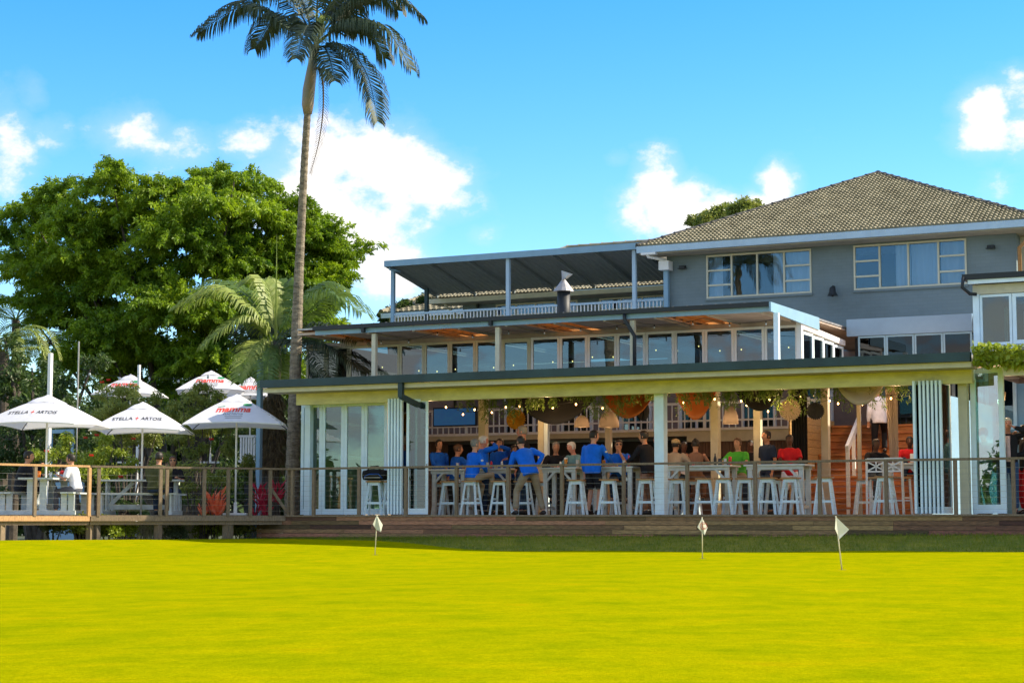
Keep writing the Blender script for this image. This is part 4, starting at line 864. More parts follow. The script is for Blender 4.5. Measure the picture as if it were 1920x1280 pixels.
tabs = [(850, 2.0, .9, 'white bar table between the swung out door and the man raising his drink'), (932, 1.9, .95, 'white bar table between the two men in blue at the left of the opening'), (1058, 1.9, .85, 'white bar table with a beer glass between the leaning man and the man in shorts'),
        (1158, 1.9, .95, 'white bar table where the man in the blue polo rests his elbows'), (1316, 1.8, 1.45, 'long white bar table just right of the thick white post'), (1462, 1.8, 1.25, 'white bar table in front of the man in the red shirt'), (1702, 2.2, .95, 'white bar table with a menu holder, left of the right-hand folded doors')]
TABP = []
for px, Y, w_, lb in tabs:
    t = make_table(w_); p = at_Y(px, 963, Y); t.location = (p.x, Y, 0); tag(t, lb, None, TG); TABP.append((p.x, Y))
def bar_chair(label, px, Y, rz):
    p = at_Y(px, 963, Y); t = thing('bar_chair', label, 'chair', (p.x, Y, 0), rz, 'white cross-backed bar chairs')
    MB().bx(-.20, .20, -.20, .20, .68, .715).build('seat', 'seat_wood', t, world=False)
    for sx in (-1, 1):
        MB().beam((sx*.17, -.17, .68), (sx*.20, -.20, 0), .035, .035).build('leg', 'bright_white', t, world=False); MB().beam((sx*.18, .20, 1.06), (sx*.19, .18, 0), .035, .035).build('leg', 'bright_white', t, world=False)
        MB().bx(sx*.185-.012, sx*.185+.012, -.17, .17, .30, .33).build('rung', 'bright_white', t, world=False)
    q = MB().bx(-.17, .17, .185, .215, 1.0, 1.07).bx(-.17, .17, .185, .215, .80, .83); q.beam((-.16, .2, .83), (.16, .2, 1.0), .02, .025).beam((.16, .2, .83), (-.16, .2, 1.0), .02, .025).beam((0, .2, .83), (0, .2, 1.0), .02, .02)
    q.build('backrest', 'bright_white', t, world=False); MB().bx(-.18, .18, -.195, -.165, .25, .28).build('rung', 'bright_white', t, world=False)
bar_chair('white cross-backed bar chair with brown seat, left of the pair', 1648, 1.7, R(185)); bar_chair('white cross-backed bar chair with brown seat, right of the pair', 1684, 1.5, R(172))
# ================================================================== PEOPLE
def rgb(*c): return tuple(c)
SK = {'light': (.62, .31, .20), 'tan': (.50, .24, .14), 'dark': (.10, .045, .028), 'pink': (.56, .24, .17)}
for k, c in SK.items(): mat('skin_'+k, c, .55, var=.08, scale=14, spec=.35)
for k, c in {'blue': (.008, .15, .78), 'blue2': (.010, .11, .55), 'black': (.014, .014, .018), 'navy': (.02, .035, .07), 'khaki': (.29, .235, .155), 'jeans': (.03, .065, .14), 'teal': (.15, .30, .33), 'beige': (.40, .31, .22), 'brown': (.25, .13, .08), 'green': (.09, .42, .035), 'red': (.55, .015, .02), 'white': (.72, .72, .80), 'olive': (.07, .075, .03), 'pinkshirt': (.60, .42, .40), 'pattern': (.10, .10, .12), 'darkgrey': (.05, .055, .06)}.items():
    mat('cloth_'+k, c, .8, var=.14, scale=7, bump=.7, bscale=9, spec=.2)
mat('hair_grey', (.22, .21, .19), .7, var=.3, scale=60); mat('hair_white', (.62, .60, .56), .7, var=.15, scale=60); mat('hair_dark', (.018, .013, .010), .55, var=.3, scale=60); mat('hair_brown', (.09, .04, .018), .55, var=.3, scale=60)
mat('eye', (.02, .015, .012), .2); mat('lip', (.35, .10, .08), .5); mat('shoe_black', (.012, .012, .014), .5); mat('shoe_sole', (.6, .6, .58), .6); mat('straw', (.45, .32, .16), .8, var=.2, scale=40)
def remesh(o, vox):
    md = o.modifiers.new('Remesh', 'REMESH'); md.mode = 'VOXEL'; md.voxel_size = vox; md.use_smooth_shade = True
    sm = o.modifiers.new('Smooth', 'SMOOTH'); sm.factor = .5; sm.iterations = 3
    return o
def ik(a, t, l1, l2, pole):
    a, t = Vector(a), Vector(t); d = t-a; L_ = min(d.length, (l1+l2)*.995); d.normalize(); x = (l1*l1-l2*l2+L_*L_)/(2*L_); h = math.sqrt(max(l1*l1-x*x, 1e-6)); pole = Vector(pole); pp = (pole-d*pole.dot(d)).normalized(); return a+d*x+pp*h, a+d*L_
def person(label, pos, face, pose='stand', h=1.75, lean=0, side=0, turn=0, nod=0, arms=('down', 'down'), shirt='blue', sleeves='long', legs='khaki', leglen='long', hair='grey', style='short', skin='tan', shoe=True, legspec=None, seat=.71, belly=0, badge=False, glasses=False, cap=None, female=False, vox=.0125, group=None, jacket=None, fat=1.0):
    """face: 0 = away from the viewer, 90 = towards the right, 180 = towards the viewer"""
    s = h/1.75; rz = YAW-R(face); t = thing('person', label, 'person', pos, rz, group)
    U = Vector((0, 0, 1)); ln, sd = R(lean), R(side)
    up = Vector((math.sin(sd), math.sin(ln)*math.cos(sd), math.cos(ln)*math.cos(sd))).normalized(); rg = Vector((1, 0, 0)); rg = (rg-up*rg.dot(up)).normalized(); fw = up.cross(rg).normalized()
    hipz = {'stand': .93*s, 'stride': .88*s, 'sit': seat+.085, 'sitlow': seat+.085}[pose]
    P0 = Vector((0, 0, hipz)); f_ = fat*(.92 if female else 1)
    def sp(a): return P0+up*(a*s)
    def er(c, rx, ry, R_=rg, F_=fw, n=14, off=0): return [c+R_*rx*math.cos(6.28318*k/n)+F_*(ry*math.sin(6.28318*k/n)+off) for k in range(n)]
    shl = {-1: sp(.455)-rg*.175*s*f_, 1: sp(.455)+rg*.175*s*f_}
    tr, hd_up = R(turn), R(nod); hf = (fw*math.cos(tr)+rg*math.sin(tr)); hu = (U*.75+up*.25).normalized(); hf = (hf-hu*hf.dot(hu)).normalized(); hf2 = (hf*math.cos(hd_up)-hu*math.sin(hd_up)).normalized(); hu = (hu*math.cos(hd_up)+hf*math.sin(hd_up)).normalized(); hr = hf2.cross(hu).normalized(); HC = sp(.545)+hu*.125*s+fw*.02*s
    body = MB()
    # trunk, neck and head
    tor = [(-.06, .145, .10, 0), (.02, .155, .108, 0), (.12, .138, .10+belly*.5, belly*.4), (.22, .148, .105+belly*.4, belly*.3), (.33, .165, .108, 0), (.42, .175, .098, 0), (.47, .14, .075, 0), (.505, .065, .055, 0)]
    body.loft([er(sp(a), rx*s*f_*.93, ry*s*f_*.93, off=o_*s) for a, rx, ry, o_ in tor])
    body.tube([sp(.47), sp(.52), HC-hu*.06*s], [.060*s, .053*s, .052*s], 12)
    prof = [(-.118, .024, .030, -.02), (-.105, .046, .066, -.045), (-.08, .058, .080, -.07), (-.045, .067, .086, -.084), (-.01, .072, .088, -.096), (.03, .075, .090, -.102), (.065, .071, .086, -.098), (.095, .055, .066, -.080), (.115, .028, .036, -.045)]
    rings = []; n = 20
    for (z, rx, fr, bk) in prof:
        rr = []
        for k in range(n):
            an = 6.28318*k/n; c, s1 = math.cos(an), math.sin(an); yy = fr*s1 if s1 > 0 else -bk*s1
            if s1 > .93 and -.05 < z < .035: yy += {-.045: .016, -.01: .030, .03: .008}.get(z, 0)
            if .75 < s1 < .93 and z == .03: yy -= .010
            rr.append(HC+hr*(rx*c*s)+hf2*(yy*s)+hu*(z*s))
        rings.append(rr)
    body.loft(rings)
    for e in (-1, 1): body.ball(HC+hr*e*.074*s-hf2*.008*s-hu*.005*s, .012*s, .020*s, .031*s, 8, 5, rot=Matrix((hr, hf2, hu)).transposed())
    # arms
    jt = {}
    for e, am in ((-1, arms[0]), (1, arms[1])):
        S = shl[e]; l1, l2 = .285*s, .255*s; pole = Vector((e*.5, -.8, -.5)); hdn = None
        if isinstance(am, tuple): T = Vector(am); 
        elif am == 'down': T = S+Vector((e*.06, .06, -.52))*s; pole = Vector((e*.3, -1, 0))
        elif am == 'table': T = Vector((e*.13, .40, 1.03)); pole = Vector((e, -.3, -.6))
        elif am == 'front': T = S+Vector((-e*.10, .36, -.30))*s; pole = Vector((e*.8, -.3, -.6))
        elif am == 'drink': T = HC+hf2*.20*s-hu*.06*s+hr*e*.06*s; pole = Vector((e*.9, .1, -.3))
        elif am == 'chin': T = HC+hf2*.12*s-hu*.16*s+hr*e*.02; pole = Vector((e*.6, .3, -1))
        elif am == 'hip': T = sp(.06)+rg*e*.17*s-fw*.06*s; pole = rg*e+Vector((0, -.6, .1))
        elif am == 'lap': T = P0+Vector((e*.10, .30, .10))*s; pole = Vector((e, -.5, -.3))
        elif am == 'point': T = S+Vector((e*.12, .52, .03))*s; pole = Vector((e*.4, 0, -1))
        E_, T = ik(S, T, l1, l2, pole); jt[e] = (S, E_, T)
        body.tube([S, S.lerp(E_, .5), E_, E_.lerp(T, .35), T], [.048*s, .043*s, .037*s, .038*s, .026*s], 10)
        d = (T-E_).normalized(); sdv = d.cross(Vector((0, 0, 1))); sdv = sdv.normalized() if sdv.length > .2 else Vector((1, 0, 0)); nm = sdv.cross(d).normalized()
        if am in ('drink', 'chin'): d = (d+nm*.2).normalized()
        pal = []
        for (u_, wd, th) in ((-.01, .026, .02), (.03, .036, .017), (.075, .042, .015), (.095, .038, .012)): c_ = T+d*u_*s; pal.append([c_+sdv*wd*s*math.cos(6.28318*k/10)+nm*th*s*math.sin(6.28318*k/10) for k in range(10)])
        body.loft(pal)
        for fi, (o_, L_) in enumerate(((-.031, .062), (-.011, .074), (.010, .070), (.030, .055))):
            b0 = T+d*.078*s+sdv*o_*s; b1 = b0+(d*.85-nm*.25)*L_*.45*s; b2 = b1+(d*.5-nm*.8)*L_*.35*s; b3 = b2+(d*.15-nm*.9)*L_*.28*s
            body.tube([b0, b1, b2, b3], [.0095*s, .0092*s, .0085*s, .007*s], 6)
        b0 = T+d*.022*s-sdv*.022*s*e; b1 = b0+(d*.5-sdv*e*.85)*.036*s; b2 = b1+(d*.8-sdv*e*.2-nm*.4)*.034*s; body.tube([b0, b1, b2], [.013*s, .011*s, .009*s], 6)
    # legs
    ft = {}
    for e in (-1, 1):
        Hp = P0+rg*e*.088*s-U*.02; l1, l2 = .425*s, .42*s
        if pose == 'stand': A_ = Vector((e*.11*s, .0, .085)); pole = Vector((e*.1, 1, 0))
        elif pose == 'stride': A_ = Vector((e*.30*s, .02*e, .085)); pole = Vector((e*.3, 1, 0))
        elif pose == 'sit': A_ = Vector((e*.13, .30, .34)); pole = Vector((e*.2, 1, .6))
        else: A_ = Vector((e*.13, .38, .09)); pole = Vector((e*.15, 1, .8))
        if legspec and legspec.get(e): A_ = Vector(legspec[e])
        K_, A_ = ik(Hp, A_, l1, l2, pole); ft[e] = (Hp, K_, A_)
        body.tube([Hp, Hp.lerp(K_, .5), K_, K_.lerp(A_, .3), K_.lerp(A_, .6), A_], [.08*s, .068*s, .050*s, .053*s, .043*s, .033*s], 10)
        fd_ = Vector(((K_-Hp).x*.3, 1, -.15 if A_.z > .12 else 0)).normalized(); body.tube([A_, A_-U*.035+fd_*.05*s, A_-U*.05+fd_*.15*s], [.035*s, .036*s, .026*s], 8)
        ft[e] = (Hp, K_, A_, fd_)
    remesh(body.build('body', 'skin_'+skin, t, world=False), vox)
    # shirt
    sh = MB(); g_ = .014
    hem = -.10 if pose != 'sit' and pose != 'sitlow' else -.04
    tor2 = [(hem, .163, .118, 0), (0.0, .168, .122, 0), (.12, .157, .118+belly*.5, belly*.45), (.22, .163, .120+belly*.4, belly*.3), (.33, .178, .122, 0), (.42, .186, .112, 0), (.47, .15, .088, 0), (.502, .078, .070, 0)]
    sh.loft([er(sp(a), rx*s*f_+.004, ry*s*f_+.004, off=o_*s) for a, rx, ry, o_ in tor2])
    for e in (-1, 1):
        S, E_, T = jt[e]; Si = S-rg*e*.03*s
        if sleeves == 'long': sh.tube([Si, S+(E_-S)*.12, S.lerp(E_, .55), E_, E_.lerp(T, .4), E_.lerp(T, .95)], [.062*s, .068*s, .060*s, .053*s, .052*s, .038*s], 12)
        elif sleeves == 'short': sh.tube([Si, S+(E_-S)*.12, S.lerp(E_, .8)], [.062*s, .068*s, .068*s], 12)
    remesh(sh.build('jacket' if jacket else 'shirt', 'cloth_'+shirt, t, world=False), .018)
    if jacket:   # open jacket showing a shirt front
        q = MB(); q.loft([er(sp(a)+fw*ry*.62*s, .055*s, ry*.55*s) for a, ry in ((.0, .125), (.2, .125), (.4, .118), (.46, .10))]); q.build('shirt', 'cloth_'+jacket, t, world=False, smooth=True)
    if badge:
        for e in ((1,) if badge == 'r' else (-1,)):
            S, E_, T = jt[e]; c_ = S.lerp(E_, .5)+(rg*e*.052-fw*.025)*s; q = MB().ball(c_, .03, .03, .022); q.build('badge', 'label_white', t, world=False, smooth=True)
    # trousers
    tr_ = MB(); tr_.loft([er(P0+up*a*s, rx*s*f_, ry*s*f_) for a, rx, ry in ((-.10, .13, .10), (-.05, .158, .114), (.0, .158, .112), (.07, .148, .106), (.10, .146, .104))])
    for e in (-1, 1):
        Hp, K_, A_, fd_ = ft[e]; 
        if leglen == 'long': tr_.tube([Hp, Hp.lerp(K_, .4), K_, K_.lerp(A_, .5), K_.lerp(A_, .93)], [.092*s, .088*s, .070*s, .064*s, .062*s], 12)
        else: tr_.tube([Hp, Hp.lerp(K_, .4), Hp.lerp(K_, .92)], [.095*s, .094*s, .086*s], 12)
    remesh(tr_.build('trousers' if leglen == 'long' else 'shorts', 'cloth_'+legs, t, world=False), .018)
    for e in (-1, 1):
        Hp, K_, A_, fd_ = ft[e]; q = MB(); c0 = A_-U*.045; rt_ = fd_.cross(U).normalized()
        q.loft([[c0+fd_*(u_*s)+rt_*w_*s*math.cos(6.28318*k/10)+U*(hz+hh*math.sin(6.28318*k/10)) for k in range(10)] for (u_, w_, hh, hz) in ((-.085, .02, .02, .0), (-.07, .036, .042, .008), (0, .042, .052, .015), (.08, .047, .036, -.002), (.15, .045, .026, -.010), (.185, .024, .016, -.016))])
        so_ = q.build('shoe', 'shoe_black', t, world=False, smooth=True)
    # hair
    if style != 'bald':
        q = MB(); rr_ = []; lo = {'short': -.045, 'long': -.05, 'bun': -.04}[style]; g = .010
        hp = [(lo, .074, .060, .100), (-.01, .080, .060, .106), (.03, .084, .062, .112), (.058, .082, .076, .110), (.085, .070, .090, .098), (.105, .050, .062, .072), (.122, .020, .028, .030)]
        if style == 'long': hp = [(-.20, .075, .0, .09), (-.12, .080, .02, .10)]+hp
        for (z, rx, fr, bk) in hp:
            rr_.append([HC+hr*(rx*math.cos(6.28318*k/n)*s)+hf2*(((fr if math.sin(6.28318*k/n) > 0 else bk)*math.sin(6.28318*k/n))*s)+hu*(z*s) for k in range(n)])
        q.loft(rr_); q.build('hair', 'hair_'+hair, t, world=False, smooth=True)
        if style == 'bun': MB().ball(HC-hf2*.10*s+hu*.09*s, .045*s).build('hair_bun', 'hair_'+hair, t, world=False, smooth=True)
    if cap:
        q = MB(); q.loft([[HC+hr*(rx*math.cos(6.28318*k/n)*s)+hf2*(ry*math.sin(6.28318*k/n)*s-.005*s)+hu*(z*s) for k in range(n)] for z, rx, ry in ((.035, .088, .108), (.075, .088, .108), (.11, .072, .088), (.132, .03, .04))])
        q.loft([[HC+hr*(rx*math.cos(6.28318*k/n)*s)+hf2*((.07+ry*math.sin(6.28318*k/n))*s)+hu*(z*s) for k in range(n)] for z, rx, ry in ((.034, .07, .10), (.044, .07, .10))]); q.build('cap', cap, t, world=False, smooth=True)
    Rm = Matrix((hr, hf2, hu)).transposed()
    for e in (-1, 1):
        MB().ball(HC+hr*e*.031*s+hf2*.083*s+hu*.020*s, .012*s, .006*s, .006*s, 8, 5, rot=Rm).build('eye', 'eye', t, world=False, smooth=True)
        MB().ball(HC+hr*e*.032*s+hf2*.088*s+hu*.042*s, .018*s, .006*s, .0045*s, 6, 4, rot=Rm).build('eyebrow', 'hair_'+hair, t, world=False, smooth=True)
    MB().ball(HC+hf2*.083*s-hu*.062*s, .022*s, .006*s, .006*s, 8, 5, rot=Rm).build('mouth', 'lip', t, world=False, smooth=True)
    if glasses:
        q = MB()
        for e in (-1, 1): q.ball(HC+hr*e*.034*s+hf2*.095*s+hu*.018*s, .028*s, .005*s, .018*s, 8, 5, rot=Rm)
        q.beam(HC+hr*.075*s+hf2*.095*s+hu*.025*s, HC-hr*.075*s+hf2*.095*s+hu*.025*s, .005, .006); q.build('glasses', 'black_gutter', t, world=False)
    t['_hand'] = 0; del t['_hand']
    return t, jt
def at(px, Y, z=0): p = at_Y(px, 963, Y); return (p.x, Y, z)
PG = 'guests in blue shirts at the bar tables'
person('man in blue top partly hidden behind the swung out door leaf', at(822, 2.7), 150, 'stand', 1.70, shirt='blue2', legs='darkgrey', hair='dark', arms=('down', 'front'))
person('man with short brown hair in blue polo, seated left of the grey haired man', at(853, 2.75), 60, 'sit', 1.72, lean=6, shirt='blue2', sleeves='short', legs='darkgrey', hair='brown', arms=('table', 'table'), turn=10)
person('grey haired man in bright blue top seated with one khaki leg raised', at(884, 1.0), 55, 'sit', 1.78, lean=8, shirt='blue', legs='khaki', hair='grey', arms=('table', 'lap'), turn=10, skin='light', badge='r', legspec={1: (.06, .46, .42), -1: (-.16, .26, .2)}, belly=.03, vox=.011)
person('white haired man in blue raising a drink to his mouth behind the grey haired man', at(905, 1.85), 75, 'stand', 1.72, shirt='blue', legs='navy', hair='white', skin='pink', arms=('down', 'drink'), turn=0)
person('man in blue lifting a glass at the far side of the left table', at(938, 2.8), 200, 'stand', 1.70, shirt='blue2', legs='navy', hair='dark', skin='tan', arms=('drink', 'down'))
person('tall grey haired man in black shirt standing behind the leaning man', at(981, 2.1), -70, 'stand', 1.93, shirt='black', legs='jeans', hair='grey', skin='pink', arms=('down', 'front'), sleeves='long')
person('man in blue top and khaki trousers leaning over the table, hand on hip', at(993, .95), -18, 'stride', 1.78, lean=26, side=-10, shirt='blue', legs='khaki', hair='dark', skin='light', arms=((-.22, .50, 1.03), 'hip'), vox=.011, turn=-15, belly=.02, fat=1.08)
person('dark haired man in blue bent behind the leaning man', at(958, 2.7), 160, 'sit', 1.70, lean=22, shirt='blue2', legs='navy', hair='dark', arms=('table', 'table'))
person('bald older man in black top seated facing out beside the beer glass', at(1042, 2.6), 175, 'sit', 1.70, lean=6, shirt='black', legs='black', hair='grey', style='short', skin='tan', arms=('table', 'table'))
person('white haired man in pale teal shirt seated facing left', at(1083, 2.5), 235, 'sit', 1.70, lean=12, shirt='teal', legs='darkgrey', hair='white', skin='pink', arms=('table', 'table'), nod=10)
person('man in bright blue top and black shorts standing with his back turned', at(1112, 1.35), 35, 'stand', 1.76, lean=3, shirt='blue', legs='black', leglen='short', hair='dark', skin='light', arms=('down', (.2, .42, 1.06)), badge='r', turn=30, fat=1.1, vox=.011)
person('man with glasses in blue polo facing out with his hand at his chin', at(1160, 2.5), 180, 'sit', 1.74, lean=10, shirt='blue', sleeves='short', legs='navy', hair='dark', skin='tan', arms=('chin', 'table'), glasses=True, fat=1.1)
person('dark haired man in black standing left of the thick white post, looking left', at(1216, 1.75), -60, 'stand', 1.75, lean=8, shirt='black', legs='brown', hair='dark', skin='tan', arms=('front', 'down'), fat=1.2)
person('man in blue seen just behind the right edge of the white post', at(1236, 2.9), -50, 'stand', 1.72, shirt='black', legs='navy', hair='dark', skin='tan')
person('man in beige cap and beige shirt seated just right of the thick white post', at(1263, 2.3), 35, 'sit', 1.70, lean=10, shirt='beige', sleeves='short', legs='navy', hair='dark', skin='tan', arms=('table', 'table'), cap='straw')
person('woman with dark hair tied up in a brown top, back turned', at(1305, 2.5), 8, 'sit', 1.70, lean=6, shirt='brown', sleeves='none', legs='brown', hair='dark', style='bun', skin='tan', arms=('table', 'table'), female=True)
person('person with dark curly hair beyond the man in the beige cap', at(1283, 4.4), 170, 'stand', 1.62, shirt='white', legs='navy', hair='dark', skin='dark')
person('man in bright green shirt seated behind the red bottle', at(1387, 2.5), 215, 'sit', 1.70, lean=4, shirt='green', sleeves='short', legs='khaki', hair='brown', style='short', skin='tan', arms=('table', 'table'))
person('dark haired man in black between the green shirt and the cream post', at(1408, 4.8), 190, 'stand', 1.64, shirt='black', legs='navy', hair='dark', skin='dark')
person('man in dark blue shirt standing right of the cream post', at(1440, 3.6), 240, 'stand', 1.78, shirt='navy', legs='navy', hair='dark', skin='tan', sleeves='short')
person('person in red shirt and white shorts standing behind the right-hand table', at(1482, 3.0), 185, 'stand', 1.66, shirt='red', sleeves='short', legs='white', leglen='short', hair='dark', skin='dark', arms=('front', 'front'))
person('person in black shirt seated at the foot of the orange steps', at(1641, 3.4), 165, 'sit', 1.62, lean=8, shirt='black', sleeves='short', legs='darkgrey', hair='dark', skin='dark', arms=('table', 'table'))
person('person in red shirt sitting on the steps behind the menu holder', at(1708, 6.0, .70), 190, 'sitlow', 1.62, lean=12, shirt='red', sleeves='short', legs='navy', hair='dark', skin='dark', arms=('lap', 'lap'), seat=.17)
person('person in white hooded top and black trousers climbing the orange steps', at(1652, 6.75, 1.19), 8, 'stand', 1.72, lean=6, shirt='white', legs='black', hair='dark', skin='tan', legspec={1: (.12, .28, .255)})
person('white haired man in dark blazer and pink shirt standing at the right edge', at(1893, .9), 195, 'stand', 1.78, shirt='black', legs='jeans', hair='white', skin='pink', arms=('drink', 'down'), jacket='pinkshirt', vox=.011, turn=-15)
person('dark haired person seated behind the blazer man', at(1876, 3.2), 170, 'stand', 1.62, shirt='navy', legs='black', hair='dark', skin='tan') if False else None
person('person in black cut off by the right edge of the photo', at(1927, 1.2), -100, 'stand', 1.66, shirt='black', legs='red', hair='dark', skin='tan', arms=('front', 'drink'))
person('woman in teal top and beige trousers seen through the wide glass leaf', at(1848, 1.9), -30, 'stand', 1.66, shirt='teal', legs='beige', hair='brown', skin='tan', female=True)
# picnic deck
p = at_D(38, 38.9); person('man in black coat seated at the left side of the end-on picnic table', (p.x, p.y, 0), 72, 'sitlow', 1.78, lean=12, shirt='black', legs='black', hair='dark', skin='tan', arms=('table', (.15, .42, .82)), seat=.46, fat=1.25, turn=15, belly=.05)
p = at_D(142, 38.4); person('young person in white T-shirt seated at the right side of the end-on picnic table', (p.x, p.y, 0), -75, 'sitlow', 1.60, lean=14, shirt='white', sleeves='short', legs='pattern', hair='dark', skin='tan', arms=((-.12, .34, .80), (.10, .36, .84)), seat=.46, vox=.011)
p = at_D(294, 39.0); person('person in olive green hooded coat with back turned at the side-on picnic table', (p.x, p.y, 0), 5, 'sitlow', 1.72, lean=8, shirt='olive', legs='navy', hair='dark', skin='tan', arms=((-.12, .36, .80), (.10, .36, .80)), seat=.46, fat=1.35)
p = at_D(322, 40.9); person('woman with long auburn hair and sunglasses facing out at the side-on picnic table', (p.x, p.y, 0), 170, 'sitlow', 1.66, lean=8, shirt='black', sleeves='short', legs='navy', hair='brown', style='long', skin='tan', arms=((-.12, .36, .80), (.10, .36, .80)), seat=.46, glasses=True, female=True)
# ================================================================== THINGS ON TABLES
def glassobj(name, label, cat, x, y, z, prof, m_, top=None, group=None):
    t = thing(name, label, cat, (x, y, z), 0, group); MB().lathe((0, 0, 0), prof, 12).build('vessel' if name != 'bottle' else 'bottle_body', m_, t, smooth=True, world=False)
    if top: MB().lathe((0, 0, 0), top[0], 12).build(top[1], top[2], t, smooth=True, world=False)
    return t
tall = [(.028, 0), (.033, .13), (.030, .13)]; bottle = [(.03, 0), (.031, .13), (.012, .19), (.012, .235)]; pot = [(.04, 0), (.045, .07), (.04, .07)]
def on(px, k, dy=-.12): return at_Y(px, 870, TABP[k][1]+dy).x, TABP[k][1]+dy, .986
items = [('glass', 'clear tumbler at the left end of the first bar table', 'glass', on(858, 0), tall, 'glassware', None), ('bottle', 'red sauce bottle between the men in blue', 'bottle', on(921, 1), [(.026, 0), (.026, .12), (.008, .16)], 'sauce_red', None),
 ('bottle', 'white squeeze bottle right of the red sauce bottle', 'bottle', on(941, 1), [(.024, 0), (.024, .13), (.018, .15)], 'label_white', None), ('glass', 'tumbler left of the red sauce bottle', 'glass', on(914, 1), tall, 'glassware', None), ('box', 'small low wooden caddy on the left table', 'caddy', on(930, 1), pot, 'pale_fabric', None),
 ('glass', 'tall beer glass in front of the white haired man in teal', 'glass', on(1061, 2), [(.03, 0), (.038, .17), (.034, .17)], 'beer', ([(.035, .16), (.036, .20), (.02, .202)], 'foam', 'label_white')), ('glass', 'pale drink in a glass below the man in teal', 'glass', on(1083, 2), [(.028, 0), (.036, .15), (.03, .15)], 'glassware', None),
 ('bottle', 'small dark bottle at the left end of the middle table', 'bottle', on(1051, 2, -.2), [(.02, 0), (.02, .09), (.01, .12)], 'label_white', None), ('glass', 'beer glass beside the man in black shorts', 'glass', on(1132, 3), [(.03, 0), (.038, .14), (.034, .14)], 'beer', None), ('bottle', 'red bottle at the right end of the polo man table', 'bottle', on(1179, 3), bottle, 'sauce_red', None), ('glass', 'tumbler in front of the man in the blue polo', 'glass', on(1170, 3), tall, 'glassware', None),
 ('bottle', 'bright red bottle on the long table before the green shirt', 'bottle', on(1369, 4), [(.034, 0), (.034, .15), (.02, .17)], 'sauce_red', None), ('glass', 'dark tumbler left of the bright red bottle', 'glass', on(1350, 4), [(.04, 0), (.046, .13), (.04, .13)], 'navy_glass', None), ('glass', 'clear straight glass between dark tumbler and red bottle', 'glass', on(1360, 4), tall, 'glassware', None),
 ('bottle', 'slim dark bottle beside the cream post', 'bottle', on(1341, 4), bottle, 'black_gutter', None), ('glass', 'small pink cup on the long white table', 'cup', on(1300, 4), [(.022, 0), (.03, .06), (.02, .062)], 'juice_red', None)]
mat('navy_glass', (.02, .03, .05), .3)
for nm, lb, ct, (x, y, z), pf, m_, tp in items: glassobj(nm if nm != 'box' else 'caddy', lb, ct, x, y, z, pf, m_, tp)
x, y, z = on(1714, 6); mh = thing('menu_holder', 'white menu holder on the right-hand bar table', 'menu', (x, y, z)); MB().bx(-.07, .07, -.02, .02, .0, .18).build('card', 'label_white', mh, world=False); MB().bx(-.09, .09, -.05, .05, 0, .02).build('base', 'seat_wood', mh, world=False)
def deck_item(nm, lb, ct, px, D, prof, m_, z=.751, stem=False):
    p = at_D(px, D); t = thing(nm, lb, ct, (p.x, p.y, z)); MB().lathe((0, 0, 0), prof, 12).build('bowl', m_, t, smooth=True, world=False)
    if stem: MB().lathe((0, 0, 0), [(.03, 0), (.004, .01), (.004, .08)], 10).build('stem', 'glassware', t, smooth=True, world=False)
deck_item('glass', 'glass of orange drink on the end-on picnic table', 'drink', 71, 38.4, [(.03, 0), (.042, .14), (.03, .15)], 'juice_orange'); deck_item('glass', 'round stemmed glass of red drink on the end-on picnic table', 'drink', 115, 38.4, [(.01, .075), (.05, .10), (.052, .13), (.03, .16)], 'juice_red', stem=True)
deck_item('glass', 'clear glass beside the red drink', 'glass', 106, 38.5, tall, 'glassware'); deck_item('glass', 'clear glass in the middle of the end-on picnic table', 'glass', 93, 38.8, tall, 'glassware')
# sports bag
p = at(703, .36, .716); bg_ = thing('sports_bag', 'black sports bag with blue piping lying on a bar stool', 'bag', p, R(12))
q = MB(); q.loft([[Vector((x, math.cos(6.28318*k/14)*ry, .12+math.sin(6.28318*k/14)*rz_)) for k in range(14)] for (x, ry, rz_) in ((-.27, .05, .05), (-.255, .11, .10), (-.12, .135, .122), (.1, .135, .125), (.25, .11, .105), (.27, .05, .05))]); q.build('bag_body', 'black_fabric', bg_, smooth=True, world=False)
MB().tube([(-.15, -.10, .20), (-.10, -.02, .30), (.08, -.02, .31), (.14, -.10, .20)], .012, 6).build('handle', 'black_fabric', bg_, smooth=True, world=False)
MB().tube([(-.2, -.115, .03), (-.18, -.14, .10), (-.08, -.148, .14), (.12, -.148, .14), (.2, -.135, .05)], .006, 5).build('piping', 'cloth_blue', bg_, smooth=True, world=False); MB().bx(-.20, .16, -.150, -.13, .06, .07).build('pocket_seam', 'label_white', bg_, world=False)
# ================================================================== HANGINGS IN THE BAR
def swag(label, pxa, za, pxb, zb_, sag, Y, depth, m_, seg=24, n=8, curl=.06):
    a = at_Y(pxa, 750, Y); b = at_Y(pxb, 750, Y); q = MB(); q.v = []
    for i in range(seg+1):
        u_ = i/seg; x = a.x+(b.x-a.x)*u_; z = za+(zb_-za)*u_; dp_ = sag*math.sin(math.pi*u_)**.75
        for j in range(n+1): w_ = j/n; q.v.append((x, Y+depth*.5*w_+curl*.5*math.sin(w_*15+u_*3), z-dp_*(1-w_)**.9+curl*.3*math.sin(w_*14+u_*2)*math.sin(math.pi*u_)))
    q.f = [(i*(n+1)+j, (i+1)*(n+1)+j, (i+1)*(n+1)+j+1, i*(n+1)+j+1) for i in range(seg) for j in range(n)]; o = q.build('fabric_swag', m_, None, smooth=True); tag(o, label, 'drape')
    md = o.modifiers.new('Solidify', 'SOLIDIFY'); md.thickness = .004
swag('black fabric swag hanging under the ceiling left of centre', 955, 2.68, 1128, 2.68, .80, 1.9, 1.0, 'black_fabric')
